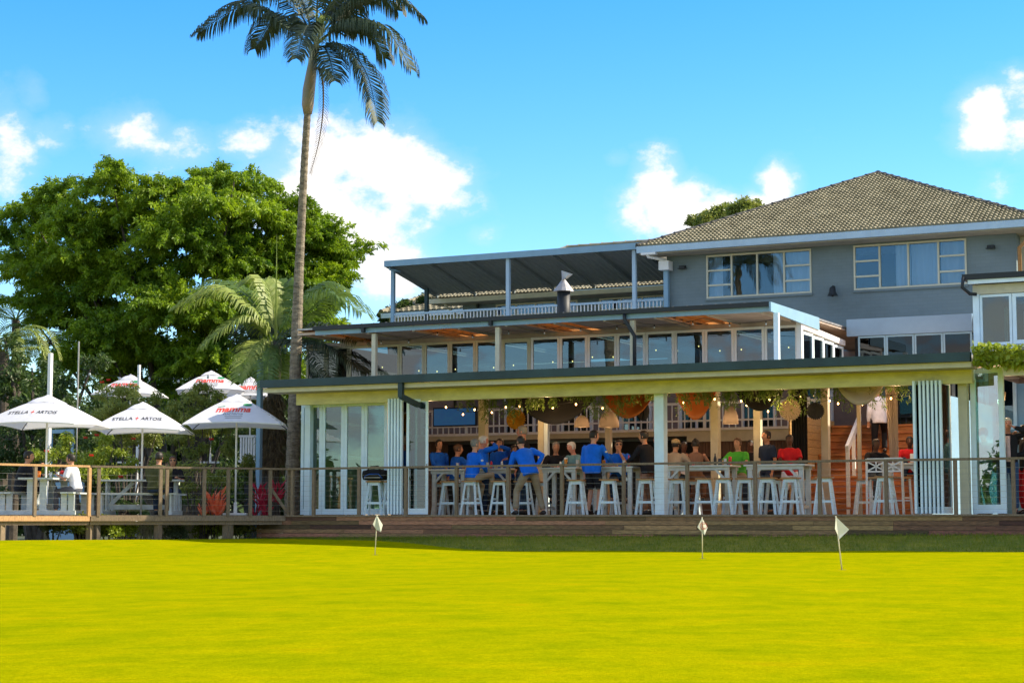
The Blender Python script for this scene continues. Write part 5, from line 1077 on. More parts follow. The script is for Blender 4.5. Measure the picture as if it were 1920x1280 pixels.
swag('orange fabric swag between the black swag and the grey paper ball', 1120, 2.68, 1228, 2.55, .66, 1.75, .9, 'orange_fabric')
swag('rust coloured fabric swag just right of the thick white post', 1262, 2.68, 1345, 2.66, .76, 2.1, .8, 'orange_fabric')
swag('black fabric swag above the white lamp shade', 1372, 2.68, 1478, 2.68, .62, 2.2, .8, 'black_fabric')
swag('pale fabric swag hanging before the top of the orange steps', 1560, 2.66, 1668, 2.66, .62, .98, .5, 'pale_fabric')
def curtain(label, px0, px1, z0, z1, Y, m_, taper=0):
    a = at_Y(px0, 800, Y).x; b = at_Y(px1, 800, Y).x; q = MB(); q.v = []; n = 22; k_ = 8
    for j in range(k_+1):
        z = z0+(z1-z0)*j/k_; sh_ = taper*(1-j/k_)
        for i in range(n+1): q.v.append((a+(b-a)*i/n+sh_*(1-i/n), Y+.03*math.sin(i*1.7)+.01*j/k_, z))
    q.f = [(j*(n+1)+i, j*(n+1)+i+1, (j+1)*(n+1)+i+1, (j+1)*(n+1)+i) for j in range(k_) for i in range(n)]; o = q.build('curtain', m_, None, smooth=True); tag(o, label, 'curtain'); o.modifiers.new('Solidify', 'SOLIDIFY').thickness = .003
curtain('long black curtain left of the orange steps', 1484, 1514, .3, 2.68, 3.9, 'black_fabric', taper=.0)
curtain('sheer pale curtain hanging by the post in front of the steps', 1660, 1684, .9, 2.68, 3.5, 'pale_fabric', taper=.1)
def fan(label, px, py, rpx, Y, m_, thick=.05, spikes=26):
    p = at_Y(px, py, Y); r_ = rpx/93; t = thing('paper_fan', label, 'decoration', p, R(10)); q = MB(); n = spikes*2
    ring_o = [Vector((r_*(1 if k % 2 else .90)*math.cos(6.28318*k/n), (.03 if k % 2 else -.03), r_*(1 if k % 2 else .90)*math.sin(6.28318*k/n))) for k in range(n)]; c_ = Vector((0, 0, 0)); base_ = len(q.v); q.v += [(0, -.02, 0), (0, .02, 0)]+[tuple(v_) for v_ in ring_o]
    for k in range(n): a, b = base_+2+k, base_+2+(k+1) % n; q.f += [(base_, a, b)]
    o = q.build('pleats', m_, t, world=False); o.modifiers.new('Solidify', 'SOLIDIFY').thickness = .012
    MB().lathe((0, 0, 0), [(.02, -.01), (.02, .01)], 8).build('centre', m_, t, world=False); MB().tube([(0, 0, r_*.9), (0, 0, 2.69-p.z)], .003, 4).build('string', 'cord', t, world=False)
fan('yellow pleated paper fan above the tall man in black', 967, 786, 21, 2.6, 'amber_paper'); fan('pale pleated paper fan left of the black curtain', 1481, 768, 21, 2.2, 'pale_paper'); fan('black pleated paper fan in front of the side boards', 1529, 770, 17, 2.4, 'grey_paper')
p = at_Y(1206, 770, 2.2); pb = thing('paper_ball', 'dark grey honeycomb paper ball left of the thick white post', 'decoration', p)
for k in range(10):
    an = math.pi*k/10; q = MB(); q.loft([[Vector((math.cos(an)*.13*math.sin(th)-sg_*math.sin(an)*.004, math.sin(an)*.13*math.sin(th)+sg_*math.cos(an)*.004, .21*math.cos(th))) for sg_ in (-1, 1)] for th in [6.28318*j/18 for j in range(19)]], cap=False)
    q.poly([(math.cos(an)*.13*math.sin(th), math.sin(an)*.13*math.sin(th), .21*math.cos(th)) for th in [6.28318*j/18 for j in range(18)]]); q.build('petal_sheet', 'grey_paper', pb, world=False)
for px, py, w_, h_, Y, lb in ((1091, 790, .17, .25, 3.2, 'dome shaped fabric lamp shade right of the black swag'), (1142, 786, .22, .34, 2.9, 'wide bell shaped fabric lamp shade above the man in black shorts'), (1370, 778, .16, .36, 2.6, 'pale fabric lamp shade above the man in green')):
    p = at_Y(px, py, Y); t = thing('pendant_lamp', lb, 'lamp', p); MB().lathe((0, 0, 0), [(w_, -h_/2), (w_*.92, -h_*.1), (w_*.7, h_*.3), (w_*.35, h_/2), (.02, h_/2+.01)], 16).build('shade', 'lamp_shade', t, smooth=True, world=False)
    MB().tube([(0, 0, h_/2), (0, 0, 2.69-p.z)], .006, 5).build('flex', 'cord', t, world=False); MB().ball((0, 0, -.02), .03).build('bulb', 'label_white', t, smooth=True, world=False)
    l_ = bpy.data.lights.new('lamp', 'POINT'); l_.energy = 1.5; l_.color = (1, .62, .32); l_.shadow_soft_size = .05; lo_ = bpy.data.objects.new('lamp_light', l_); col.objects.link(lo_); lo_.parent = t; lo_.location = (0, 0, -.10)  # weak light added beneath a shade that hangs unlit
# hanging greenery behind the beam
n_f = 34; X0, X1 = at_Y(870, 740, 1.3).x, at_Y(1715, 730, 1.3).x
for k in range(n_f):
    x = X0+(X1-X0)*(k+.5)/n_f+random.uniform(-.06, .06); Y = random.uniform(1.05, 1.6); L_ = random.choice((.34, .42, .5, .6, .75)); z0 = 2.66; C_ = []
    for s_ in range(14):
        a, rr = random.random()*6.28, random.uniform(.02, .17); l_ = L_*random.uniform(.5, 1)
        for j in range(22): u_ = j/22; C_.append((x+rr*math.cos(a)*(.4+.9*u_), Y+rr*math.sin(a)*(.4+.9*u_), z0-l_*u_))
    px_ = 870+(1715-870)*(k+.5)/n_f; where = 'left of the thick white post' if px_ < 1240 else 'right of the thick white post'
    o = quads('hanging_fern', leaves(np.array(C_), .085, .9, .26), 'leaf_fern'); tag(o, f'trailing green fern hanging under the ceiling {where}', 'plant', f'ferns hanging {where}')
# string lights
SL = []
def string_lights(label, pts, sag, every, on_=True, r_=.018, extra=None, glow=True):
    t = thing('string_lights', label, 'string lights', pts[0]); cur = []; glow and SL.append(t)
    for a, b in zip(pts[:-1], pts[1:]):
        a, b = Vector(a), Vector(b); n = max(4, int((b-a).length/.12))
        for i in range(n): u_ = i/n; cur.append(a.lerp(b, u_)-Vector((0, 0, sag*4*u_*(1-u_))))
    cur.append(Vector(pts[-1])); MB().tube(cur, .006, 4).build('cord', 'cord', t)
    for i in range(2, len(cur)-1, every):
        MB().lathe(cur[i], [(.012, -.045), (.012, -.005)], 6).build('socket', 'cord', t); MB().ball(cur[i]-Vector((0, 0, .065)), r_, r_, r_*1.3, 8, 5).build('bulb', 'bulb' if glow else 'glassware', t, smooth=True)
def A(px, py, Y): return at_Y(px, py, Y)
string_lights('string of lit bulbs along the ceiling over the left tables', [A(815, 748, 1.9), A(890, 762, 2.0), A(960, 752, 2.3), A(1080, 752, 1.9), A(1180, 752, 1.9)], .08, 5)
string_lights('second string of lit bulbs deeper in the bar left of the post', [A(850, 765, 3.2), A(905, 768, 3.2), A(1000, 745, 3.0), A(1110, 758, 3.0), A(1232, 735, 3.0)], .07, 6)
string_lights('string of lit bulbs right of the thick white post', [A(1258, 742, 2.0), A(1340, 742, 2.2), A(1420, 735, 2.0), A(1500, 738, 2.0), A(1600, 735, 2.0), A(1718, 730, 2.0)], .09, 5)
string_lights('string of lit bulbs deeper in the bar right of the post', [A(1380, 742, 3.3), A(1440, 765, 3.3), A(1560, 748, 3.2), A(1640, 748, 3.2)], .05, 4)
string_lights('string of unlit bulbs looped under the terrace soffit', [at_Y(700, 636, 3.0)]+[at_Y(px, 628-(px-700)*.052, 2.6) for px in (820, 935, 1060, 1186, 1320)]+[at_Y(1456, 597, 2.3)], .10, 7, glow=False)
string_lights('warm bulbs strung inside the terrace windows', [at_Y(px, 690-(px-700)*.06+random.uniform(-18, 12), 4.5) for px in (700, 760, 880, 1000, 1120, 1240, 1300, 1400, 1490)], .10, 4, r_=.014)
string_lights('string of bulbs across the garden in front of the big tree', [px_D(150, 690, 46), px_D(262, 700, 46), px_D(390, 702, 46), px_D(487, 680, 46), ], .12, 6, glow=False, r_=.03)
# ================================================================== FLAGS ON THE GREEN
def flag(label, px, py, topy, lean, spread, num=None):
    g = ground_hit(px, py); D = (g-CAM).dot(Vector((-math.sin(YAW), math.cos(YAW), 0))); H_ = (py-topy)*D/FPX; t = thing('putting_flag', label, 'flag', g, YAW, 'small white flags on the putting green')
    tip = Vector((lean, 0, H_)); MB().tube([(0, 0, -.03), tip], .0075, 6).build('stick', 'cane', t, smooth=True, world=False); k = H_/.75
    L, Rr, hb = spread
    def on_(u_): return Vector((lean*u_, 0, H_*u_))
    q = MB(); a = on_(.985); b = on_(.63)
    q.poly([a+Vector((0, -.012, 0)), b+Vector((L*k*1, -.05, .10*k)), b+Vector((0, -.014, .0))]); q.poly([a+Vector((0, -.012, 0)), b+Vector((0, -.014, 0)), b+Vector((hb*k, -.035, -.045*k)), b+Vector((Rr*k, .02, .09*k))])
    o = q.build('cloth', 'cloth_flag', t, world=False); o.modifiers.new('Solidify', 'SOLIDIFY').thickness = .003
    if num: X_, Y_, f = text_pts(num, .05, .075); q = MB(); c_ = b+Vector((.018, -.040, .10)); q.v = [tuple(c_+Vector((x, 0, y))) for x, y in zip(X_, Y_)]; q.f = f; q.build('numeral', 'print_red', t, world=False); q = MB(); q.lathe((0, 0, 0), [(.048, 0), (.056, 0)], 20); q.v = [tuple(c_+Vector((x, .001, y))) for x, y, _ in q.v]; q.f = q.f[:20]; q.build('ring_print', 'print_red', t, world=False)
    MB().lathe((0, 0, 0), [(.054, .0055), (.054, -.06)], 12).build('cup', 'print_black', t, world=False)
flag('small white putting flag at the left, in front of the closed glass doors', 703, 1040, 965, .03, (-.06, .12, .09)); flag('small white putting flag with red ring, below the long white table', 1317, 1047, 970, .0, (-.09, .10, .04), 'C'); flag('larger leaning putting flag nearest the viewer, right of the ringed one', 1579, 1068, 968, -.07, (-.05, .16, .01))
# ================================================================== POSTS IN THE GARDEN
for px, py0, py1, D, w_, m_, lb in ((95, 662, 900, 44, .085, 'bright_white', 'tall white timber post behind the leftmost parasol'), (148, 640, 900, 43, .025, 'galvanised', 'thin grey pole right of the tall white post'), (261, 684, 900, 49, .06, 'bright_white', 'white post rising behind the bushes above the second parasol'), (488, 674, 960, 44.5, .11, 'steel_blue', 'blue grey post at the left end of the bar roof')):
    a = px_D(px, py0, D); b = px_D(px, py1, D); q = MB().bx(a.x-w_/2, a.x+w_/2, a.y-w_/2, a.y+w_/2, -.8, a.z); tag(q.build('garden_post', m_), lb, 'post')
pf = thing('picket_fence', 'white picket fence half hidden behind plants below the picnic deck', 'fence', at_D(260, 42, -.8))
for i in range(26):
    p = at_D(215+i*6.2, 42.2, -.78); piece('picket', p.x-.03, p.x+.03, p.y-.012, p.y+.012, -.78, -.14-.02*(i % 2), 'bright_white', pf, YAW)
MB().beam(at_D(212, 42.25, -.55), at_D(375, 42.25, -.55), .03, .06).beam(at_D(212, 42.25, -.28), at_D(375, 42.25, -.28), .03, .06).build('rail', 'bright_white', pf)
sh = thing('garden_shed', 'pale low wall and white window frame glimpsed behind the bushes', 'shed', at_D(110, 50)); a = px_D(90, 800, 50); b = px_D(130, 800, 50)
MB().bx(a.x, a.x+1.2, a.y, a.y+.1, -.8, .9).build('wall', 'steel_blue', sh); f_ = MB().bx(a.x+.1, a.x+.9, a.y-.05, a.y-.001, 1.0, 1.1).bx(a.x+.1, a.x+.9, a.y-.05, a.y-.001, 2.2, 2.3).bx(a.x+.1, a.x+.18, a.y-.05, a.y-.001, 1.1, 2.2).bx(a.x+.82, a.x+.9, a.y-.05, a.y-.001, 1.1, 2.2).build('window', 'steel_blue', sh)
gt = thing('garden_balustrade', 'short white balustrade behind the trunks left of the bar', 'fence', at_D(470, 50, 1.2))
for i in range(9): p = px_D(452+i*5, 820, 50); piece('baluster', p.x-.02, p.x+.02, p.y-.02, p.y+.02, 1.5, 2.1, 'bright_white', gt)
a, b = px_D(448, 800, 50), px_D(494, 800, 50); a.z = b.z = 2.13; MB().beam(a, b, .06, .06).build('top_rail', 'bright_white', gt); a.z = b.z = 1.46; MB().beam(a, b, .06, .06).build('bottom_rail', 'bright_white', gt)
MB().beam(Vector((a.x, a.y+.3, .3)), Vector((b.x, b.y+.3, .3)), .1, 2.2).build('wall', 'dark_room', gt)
# ================================================================== PALMS
def frond(name, pts, parent, m_, leaf=.62, n=46, wid=.035, hang=.75, taper=True, rach=.022, start=.16, vee=.35, rm='crownshaft'):
    P = [Vector(p) for p in pts]; K = 28; C = []
    # smooth curve through 3-4 control points
    def cat(t):
        m_ = len(P)-1; i = min(int(t*m_), m_-1); f = t*m_-i; p0 = P[max(i-1, 0)]; p1 = P[i]; p2 = P[i+1]; p3 = P[min(i+2, m_)]
        return .5*((2*p1)+(p2-p0)*f+(2*p0-5*p1+4*p2-p3)*f*f+(3*p1-p0-3*p2+p3)*f**3)
    C = [cat(k/K) for k in range(K+1)]
    ra = MB().tube(C, [rach*(1-.85*k/K) for k in range(K+1)], 5)
    V = []
    for i in range(n):
        u_ = start+(1-start)*(i+.5)/n; c = cat(u_); tg = (cat(min(1, u_+.01))-cat(u_-.01)).normalized(); sd = tg.cross(Vector((0, 0, 1)))
        if sd.length < .15: sd = tg.cross(Vector((0, 1, 0)))
        sd.normalize(); upv = sd.cross(tg).normalized(); Lf = leaf*(.45+.55*math.sin(math.pi*min(1, (u_-start)/(1-start)*.8+.15)))*(1-.35*max(0, u_-.85)/.15)*random.uniform(.85, 1.1)
        for e in (-1, 1):
            d = (sd*e*.8+tg*.62+upv*vee*random.uniform(.5, 1.2)).normalized(); d2 = (d*(1-hang)+Vector((0, 0, -1))*hang).normalized(); w_ = wid*random.uniform(.8, 1.1); wv = tg*w_*.5
            a = c; b = c+d*Lf*.40+Vector((0, 0, -hang*.06*Lf)); e_ = b+((d+d2)*.5).normalized()*Lf*.32; f_ = e_+d2*Lf*.32
            V.append([a-wv*.4, a+wv*.4, b+wv, b-wv]); V.append([b-wv, b+wv, e_+wv*.8, e_-wv*.8]); V.append([e_-wv*.8, e_+wv*.8, f_+wv*.15, f_-wv*.15])
    i0 = len(ra.v); 
    for qd in V:
        j = len(ra.v); ra.v += [tuple(x) for x in qd]; ra.f.append((j, j+1, j+2, j+3))
    return ra.build(name, m_, parent)
PD = 3.0
def PP(px, py, dy=0): return at_Y(px, py, PD+dy)
palm = thing('palm_tree', 'very tall slender palm with ringed trunk rising left of the bar roof', 'palm tree', (PP(546, 968).x, PD, -.9))
cl = [(546, 1010), (549, 860), (553, 720), (557, 600), (561, 500), (566, 400), (571, 300), (577, 205)]; rad = [.19, .16, .14, .128, .108, .094, .087, .082]
pts = []; rr = []
for i in range(len(cl)-1):
    for k in range(14):
        u_ = k/14; p = PP(cl[i][0]*(1-u_)+cl[i+1][0]*u_, cl[i][1]*(1-u_)+cl[i+1][1]*u_); pts.append(p); rr.append((rad[i]*(1-u_)+rad[i+1]*u_)*(1.05 if k % 2 else .965))
MB().tube(pts, rr, 16).build('trunk', 'bark_palm', palm, smooth=False)
MB().tube([PP(577, 214), PP(577, 197), PP(579, 170), PP(584, 135), PP(588, 105), PP(591, 85)], [.10, .145, .150, .125, .092, .085], 16).build('crownshaft', 'crownshaft', palm, smooth=True)
FR = [([(589, 95), (523, 35), (455, 12), (372, 62)], -.4), ([(590, 92), (548, 38), (510, 40), (478, 92)], .9), ([(593, 80), (655, 45), (722, 55), (771, 130)], -.3), ([(593, 75), (650, 15), (720, -18), (790, 30)], .8), ([(592, 90), (645, 88), (688, 140), (708, 228)], -.8),
      ([(592, 95), (606, 88), (618, 110), (628, 152)], -1.2), ([(590, 80), (560, -10), (500, -70), (440, -60)], .5), ([(593, 78), (640, -40), (710, -90), (780, -80)], -.5), ([(592, 80), (596, -50), (590, -150), (570, -200)], .3), ([(591, 84), (560, 20), (520, -20), (470, 0)], 1.6), ([(593, 80), (625, 20), (650, 10), (672, 60)], 1.6), ([(592, 86), (580, 50), (570, 60), (556, 110)], -1.7), ([(593, 80), (640, 0), (700, -20), (745, 20)], 1.9), ([(594, 84), (640, 50), (690, 60), (722, 110)], 1.2)]
for pts_, dz in FR:
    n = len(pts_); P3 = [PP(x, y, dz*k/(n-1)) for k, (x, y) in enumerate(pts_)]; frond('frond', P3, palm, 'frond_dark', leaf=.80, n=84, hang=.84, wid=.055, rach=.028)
frond('dead_frond', [PP(590, 130, -.1), PP(603, 135, -.15), PP(606, 200, -.15), PP(598, 265, -.1), PP(582, 325, -.1)], palm, 'frond_dead', leaf=.30, n=46, hang=.8, wid=.02, rach=.034, vee=.1)
MB().tube([PP(597, 126, -.12), PP(604, 140, -.15), PP(605, 160, -.15)], [.035, .03, .02], 8).build('dead_sheath', 'frond_dead', palm, smooth=True)
q = []; c0 = PP(603, 45, -.3)
for k in range(260): q.append((c0.x+rng.normal()*.08, c0.y+rng.normal()*.08, c0.z+rng.uniform(-.45, .25)))
quads('flower_tassel', leaves(np.array(q), .16, 1.2, .10), 'frond_sun', palm)
PD2 = 4.4
def PQ(px, py, dy=0): return at_Y(px, py, PD2+dy)
palm2 = thing('palm_tree', 'lower bushy palm with broad arching fronds beside the tall palm', 'palm tree', (PQ(513, 900).x, PD2, -.9))
MB().tube([PQ(509, 1010), PQ(511, 850), PQ(515, 700), PQ(518, 640)], [.19, .17, .16, .13], 14).build('trunk', 'bark_dark', palm2)
sk_ = []; 
for k in range(2600): a = random.random()*6.28; z = random.uniform(740, 880); p = PQ(511, z); r_ = .20+.10*random.random(); sk_.append((p.x+r_*math.cos(a), p.y+r_*math.sin(a), p.z))
quads('dry_skirt', leaves(np.array(sk_), .26, 2.2, .07), 'skirt', palm2)
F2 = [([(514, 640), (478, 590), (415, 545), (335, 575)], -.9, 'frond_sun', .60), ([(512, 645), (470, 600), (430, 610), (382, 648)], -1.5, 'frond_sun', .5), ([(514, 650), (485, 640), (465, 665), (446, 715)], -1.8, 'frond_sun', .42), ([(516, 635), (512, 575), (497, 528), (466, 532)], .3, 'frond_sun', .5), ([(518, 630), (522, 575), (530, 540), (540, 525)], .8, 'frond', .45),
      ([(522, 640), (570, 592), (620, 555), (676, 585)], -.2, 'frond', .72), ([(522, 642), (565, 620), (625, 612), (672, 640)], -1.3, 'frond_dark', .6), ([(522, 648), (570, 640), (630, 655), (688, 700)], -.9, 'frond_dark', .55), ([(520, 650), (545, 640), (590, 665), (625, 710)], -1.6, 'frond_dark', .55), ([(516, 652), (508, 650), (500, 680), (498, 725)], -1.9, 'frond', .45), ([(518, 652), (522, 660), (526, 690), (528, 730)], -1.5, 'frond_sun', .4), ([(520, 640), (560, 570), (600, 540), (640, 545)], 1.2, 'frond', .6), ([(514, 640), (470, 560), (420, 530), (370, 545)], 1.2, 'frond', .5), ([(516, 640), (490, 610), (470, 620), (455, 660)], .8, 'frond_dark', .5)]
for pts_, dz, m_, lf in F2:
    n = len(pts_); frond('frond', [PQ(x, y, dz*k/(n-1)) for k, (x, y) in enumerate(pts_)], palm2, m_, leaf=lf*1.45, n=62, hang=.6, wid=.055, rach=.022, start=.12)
MB().tube([PQ(518, 640), PQ(518, 540), PQ(519, 440)], [.03, .02, .004], 6).build('spear', 'frond_sun', palm2)
def simple_palm(label, px, py, D, size, m_, group):
    c = px_D(px, py, D); t = thing('palm_tree', label, 'palm tree', (c.x, c.y, -.9), 0, group)
    MB().tube([(c.x, c.y, -.9), (c.x+.1, c.y, c.z*.5), (c.x, c.y, c.z)], [.22, .18, .13], 10).build('trunk', 'bark_dark', t)
    for k in range(13):
        a = k*2.4; e = random.uniform(.1, .8); L_ = size*random.uniform(.8, 1.1); dx, dy = math.cos(a), math.sin(a)
        frond('frond', [c, c+Vector((dx*L_*.35, dy*L_*.35, L_*e*.5)), c+Vector((dx*L_*.75, dy*L_*.75, L_*e*.45)), c+Vector((dx*L_, dy*L_, L_*(e*.3-.35)))], t, m_, leaf=.5*size/2, n=30, hang=.6, wid=.045)
v_ = px_D(1384, 505, 92); REF = Vector((v_.x, 24-v_.y, v_.z))
simple_palm('pale green palm behind the left edge of the big tree', 30, 600, 62, 2.1, 'frond', 'background palms at the far left'); simple_palm('smaller pale palm at the very left edge of the photo', 5, 660, 55, 1.8, 'frond_sun', 'background palms at the far left'); simple_palm('palm half hidden under the big tree', 85, 650, 60, 1.6, 'frond', 'background palms at the far left')
rp = thing('palm_tree', 'tall palm standing beside the green whose reflection shows in the first house window', 'palm tree', (REF.x, REF.y, -.8))
MB().tube([(REF.x, REF.y, -.8), (REF.x+.1, REF.y, 6), (REF.x, REF.y, REF.z)], [.24, .18, .14], 10).build('trunk', 'bark_palm', rp)
for k in range(15):
    a = k*2.4; e = random.uniform(.2, .9); L_ = 2.5*random.uniform(.85, 1.1); dx, dy = math.cos(a), math.sin(a); c = Vector(REF)
    frond('frond', [c, c+Vector((dx*L_*.35, dy*L_*.35, L_*e*.5)), c+Vector((dx*L_*.75, dy*L_*.75, L_*e*.4)), c+Vector((dx*L_, dy*L_, L_*(e*.3-.45)))], rp, 'frond_dark', leaf=.75, n=40, hang=.8, wid=.06)
# ================================================================== TREES AND BUSHES
def lobes_px(L, D, dj=1.2, bulge=2.5, cx=None, wx=None, rs=1.0):
    out = []
    for (x, y, r) in L:
        k = 0 if cx is None else max(0, 1-((x-cx)/wx)**2); d = D-bulge*k+random.uniform(-dj, dj); p = px_D(x, y, d); out.append((p.x, p.y, p.z, r*d/FPX*rs))
    return out
def tree(name, label, cat, L, D, per, leaf, m_, sub=14, trunk=None, group=None, dj=1.2, bulge=2.5, cx=None, wx=None, droop=.35, base=-.9, subr=.34, shoot=None):
    lb = lobes_px(L, D, dj, bulge, cx, wx, .82 if shoot else 1.0); c = np.mean(np.array(lb), axis=0); t = thing(name, label, cat, (c[0], c[1], base), 0, group); V = shoots(lb, sub, per, leaf, L_=shoot[0], rad=shoot[1]) if shoot else clumps(lb, per, leaf, sub, droop, subr=subr); quads('crown', V, m_, t)
    if shoot: quads('inner_foliage', clumps([(x, y+1.6, z-.1, r_*1.1) for x, y, z, r_ in lb if r_ > .55], 140, leaf*1.4, 18, .4), m_, t)
    q = MB(); b0 = Vector((c[0], c[1], base)); th = trunk or .05
    tops = random.sample(lb, min(len(lb), 14))
    for (x, y, z, r_) in tops: e = Vector((x, y, z)); mid = b0.lerp(e, .45)+Vector((0, 0, abs(z-base)*.08)); q.tube([b0+Vector((random.uniform(-th, th), random.uniform(-th, th), 0)), b0.lerp(mid, .5), mid, e], [th, th*.7, th*.45, th*.12], 7)
    q.build('trunk', 'bark_dark', t); return t, len(V)
FIC = [(60, 405, 42), (32, 452, 42), (105, 375, 34), (130, 430, 60), (195, 358, 42), (222, 332, 26), (60, 500, 52), (28, 520, 30), (150, 500, 70), (240, 420, 68), (300, 378, 50), (330, 460, 80), (398, 345, 36), (385, 395, 55), (440, 365, 36), (475, 352, 20), (480, 415, 58), (540, 405, 40), (545, 380, 22), (560, 455, 58), (590, 410, 16), (590, 470, 42), (622, 442, 20), (640, 482, 22), (668, 476, 12), (600, 525, 36), (500, 500, 70), (420, 500, 80), (250, 540, 90), (130, 580, 60), (330, 600, 95), (200, 640, 70), (450, 600, 80), (80, 545, 38), (560, 550, 60), (205, 318, 12), (404, 326, 10), (470, 335, 9), (118, 345, 9), (345, 360, 20), (640, 520, 20), (100, 610, 35), (560, 620, 60), (260, 680, 80), (400, 690, 80), (500, 690, 60), (150, 690, 60), (40, 570, 18), (310, 345, 9), (440, 335, 10), (502, 352, 10), (690, 468, 8), (30, 400, 10), (100, 352, 10)]
t_, nf = tree('ficus_tree', 'huge dense broad crowned tree filling the left behind the parasols', 'tree', FIC, 62, 130, .135, 'leaf_ficus', sub=100, trunk=.16, cx=340, wx=420, bulge=4, dj=1.0, shoot=(1.0, .15))
print('ficus leaves', nf)
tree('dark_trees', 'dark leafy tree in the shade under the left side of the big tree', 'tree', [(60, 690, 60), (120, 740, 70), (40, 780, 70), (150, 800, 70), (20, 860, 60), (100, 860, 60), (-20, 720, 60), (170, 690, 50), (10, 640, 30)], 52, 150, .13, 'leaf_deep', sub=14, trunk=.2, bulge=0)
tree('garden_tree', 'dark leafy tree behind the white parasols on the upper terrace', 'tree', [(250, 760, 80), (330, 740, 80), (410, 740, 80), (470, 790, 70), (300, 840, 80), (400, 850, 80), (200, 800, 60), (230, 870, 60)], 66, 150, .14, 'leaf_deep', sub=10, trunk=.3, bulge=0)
tree('roof_tree', 'leafy tree top showing above the left slope of the tiled roof', 'tree', [(1300, 415, 12), (1335, 405, 20), (1370, 398, 22), (1400, 388, 20), (1420, 385, 12), (1360, 430, 45), (1410, 430, 45), (1320, 412, 16), (1350, 402, 20), (1385, 395, 22)], 78, 170, .14, 'leaf_bush', sub=60, subr=.55, trunk=.2, bulge=0)
tree('distant_tree', 'dark conifer top seen behind the left end of the balcony', 'tree', [(722, 592, 14), (740, 580, 16), (760, 572, 15), (800, 560, 16), (815, 545, 10), (730, 620, 25)], 62, 150, .12, 'leaf_deep', sub=50, subr=.5, trunk=.15, bulge=0)
tree('hedge_bush', 'large dark leafed bush with red flowers behind the second parasol', 'bush', [(200, 735, 30), (240, 730, 30), (280, 750, 32), (225, 775, 38), (190, 770, 22), (300, 790, 35), (255, 800, 38), (200, 810, 30), (230, 830, 34), (280, 820, 32)], 46, 170, .075, 'leaf_bush', sub=26, bulge=0, dj=.5)
tree('hedge_bush', 'large leafy bush behind the parasol with red lettering', 'bush', [(340, 745, 30), (380, 735, 28), (400, 760, 32), (350, 790, 38), (420, 790, 36), (370, 830, 36), (430, 840, 32), (320, 770, 24), (455, 870, 26), (390, 800, 34), (340, 820, 30)], 45, 170, .075, 'leaf_bush', sub=26, bulge=0, dj=.5)
tree('garden_bush', 'low spreading lime green bush behind the first picnic table', 'bush', [(70, 850, 22), (105, 845, 24), (140, 860, 26), (180, 850, 32), (215, 835, 30), (240, 855, 28), (200, 880, 36), (160, 890, 30), (90, 880, 26), (130, 830, 24), (210, 870, 30)], 43, 120, .085, 'leaf_lime', sub=20, bulge=0, dj=.4, droop=.9)
tree('garden_bush', 'grey green bush between the second and third parasol poles', 'bush', [(345, 880, 36), (390, 880, 34), (420, 900, 30), (365, 920, 30), (300, 850, 28)], 43.5, 110, .08, 'leaf_bush', sub=22, bulge=0, dj=.4)
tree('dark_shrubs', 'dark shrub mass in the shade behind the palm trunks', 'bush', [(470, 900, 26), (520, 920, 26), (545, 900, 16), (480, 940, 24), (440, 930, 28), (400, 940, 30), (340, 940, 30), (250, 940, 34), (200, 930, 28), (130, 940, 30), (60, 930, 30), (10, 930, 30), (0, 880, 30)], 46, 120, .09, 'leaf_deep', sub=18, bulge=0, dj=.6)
# belt of far-off trees and undergrowth closing the view behind the garden
lb = []
for k in range(120): x = random.uniform(-260, 760); d = random.uniform(84, 96); y = random.uniform(720, 985); v_ = px_D(x, y, d); lb.append((v_.x, v_.y, v_.z, random.uniform(1.2, 2.2)))
for k in range(110): a = random.uniform(-2.3, 1.1)-1.2; v_ = Vector((CAM.x+85*math.cos(a), CAM.y+85*math.sin(a), random.uniform(-1, 6))); (v_-CAM).dot(Vector((-math.sin(YAW), math.cos(YAW), 0))) < 0 and lb.append((v_.x, v_.y, v_.z, random.uniform(2.0, 3.6)))
tag(quads('far_trees', clumps(lb, 70, .6, 4, .3), 'leaf_deep', None), 'dark belt of far trees closing the garden', None, None, 'stuff')
for k in range(9):  # fill for the glow of the lit strings, spaced apart from the bulbs
    px_ = 840+k*108; p = at_Y(px_, 745, 2.3); l_ = bpy.data.lights.new('fill_light', 'POINT'); l_.energy = 7; l_.color = (1, .60, .30); l_.shadow_soft_size = .04
    lo_ = bpy.data.objects.new('fill_light', l_); col.objects.link(lo_); lo_.location = (p.x, 1.45+1.85*(k % 2), 2.1); lo_.parent = SL[k % len(SL)]; lo_.matrix_parent_inverse = wm(SL[k % len(SL)]).inverted()
l_ = bpy.data.lights.new('fill_light', 'POINT'); l_.energy = 40; l_.color = (1, .62, .32); l_.shadow_soft_size = .1; lo_ = bpy.data.objects.new('fill_light', l_); col.objects.link(lo_); lo_.location = (4.6, 5.0, 2.9); lo_.parent = SL[-1]; lo_.matrix_parent_inverse = wm(SL[-1]).inverted()  # added light to warm the orange steps, with no bulb of its own
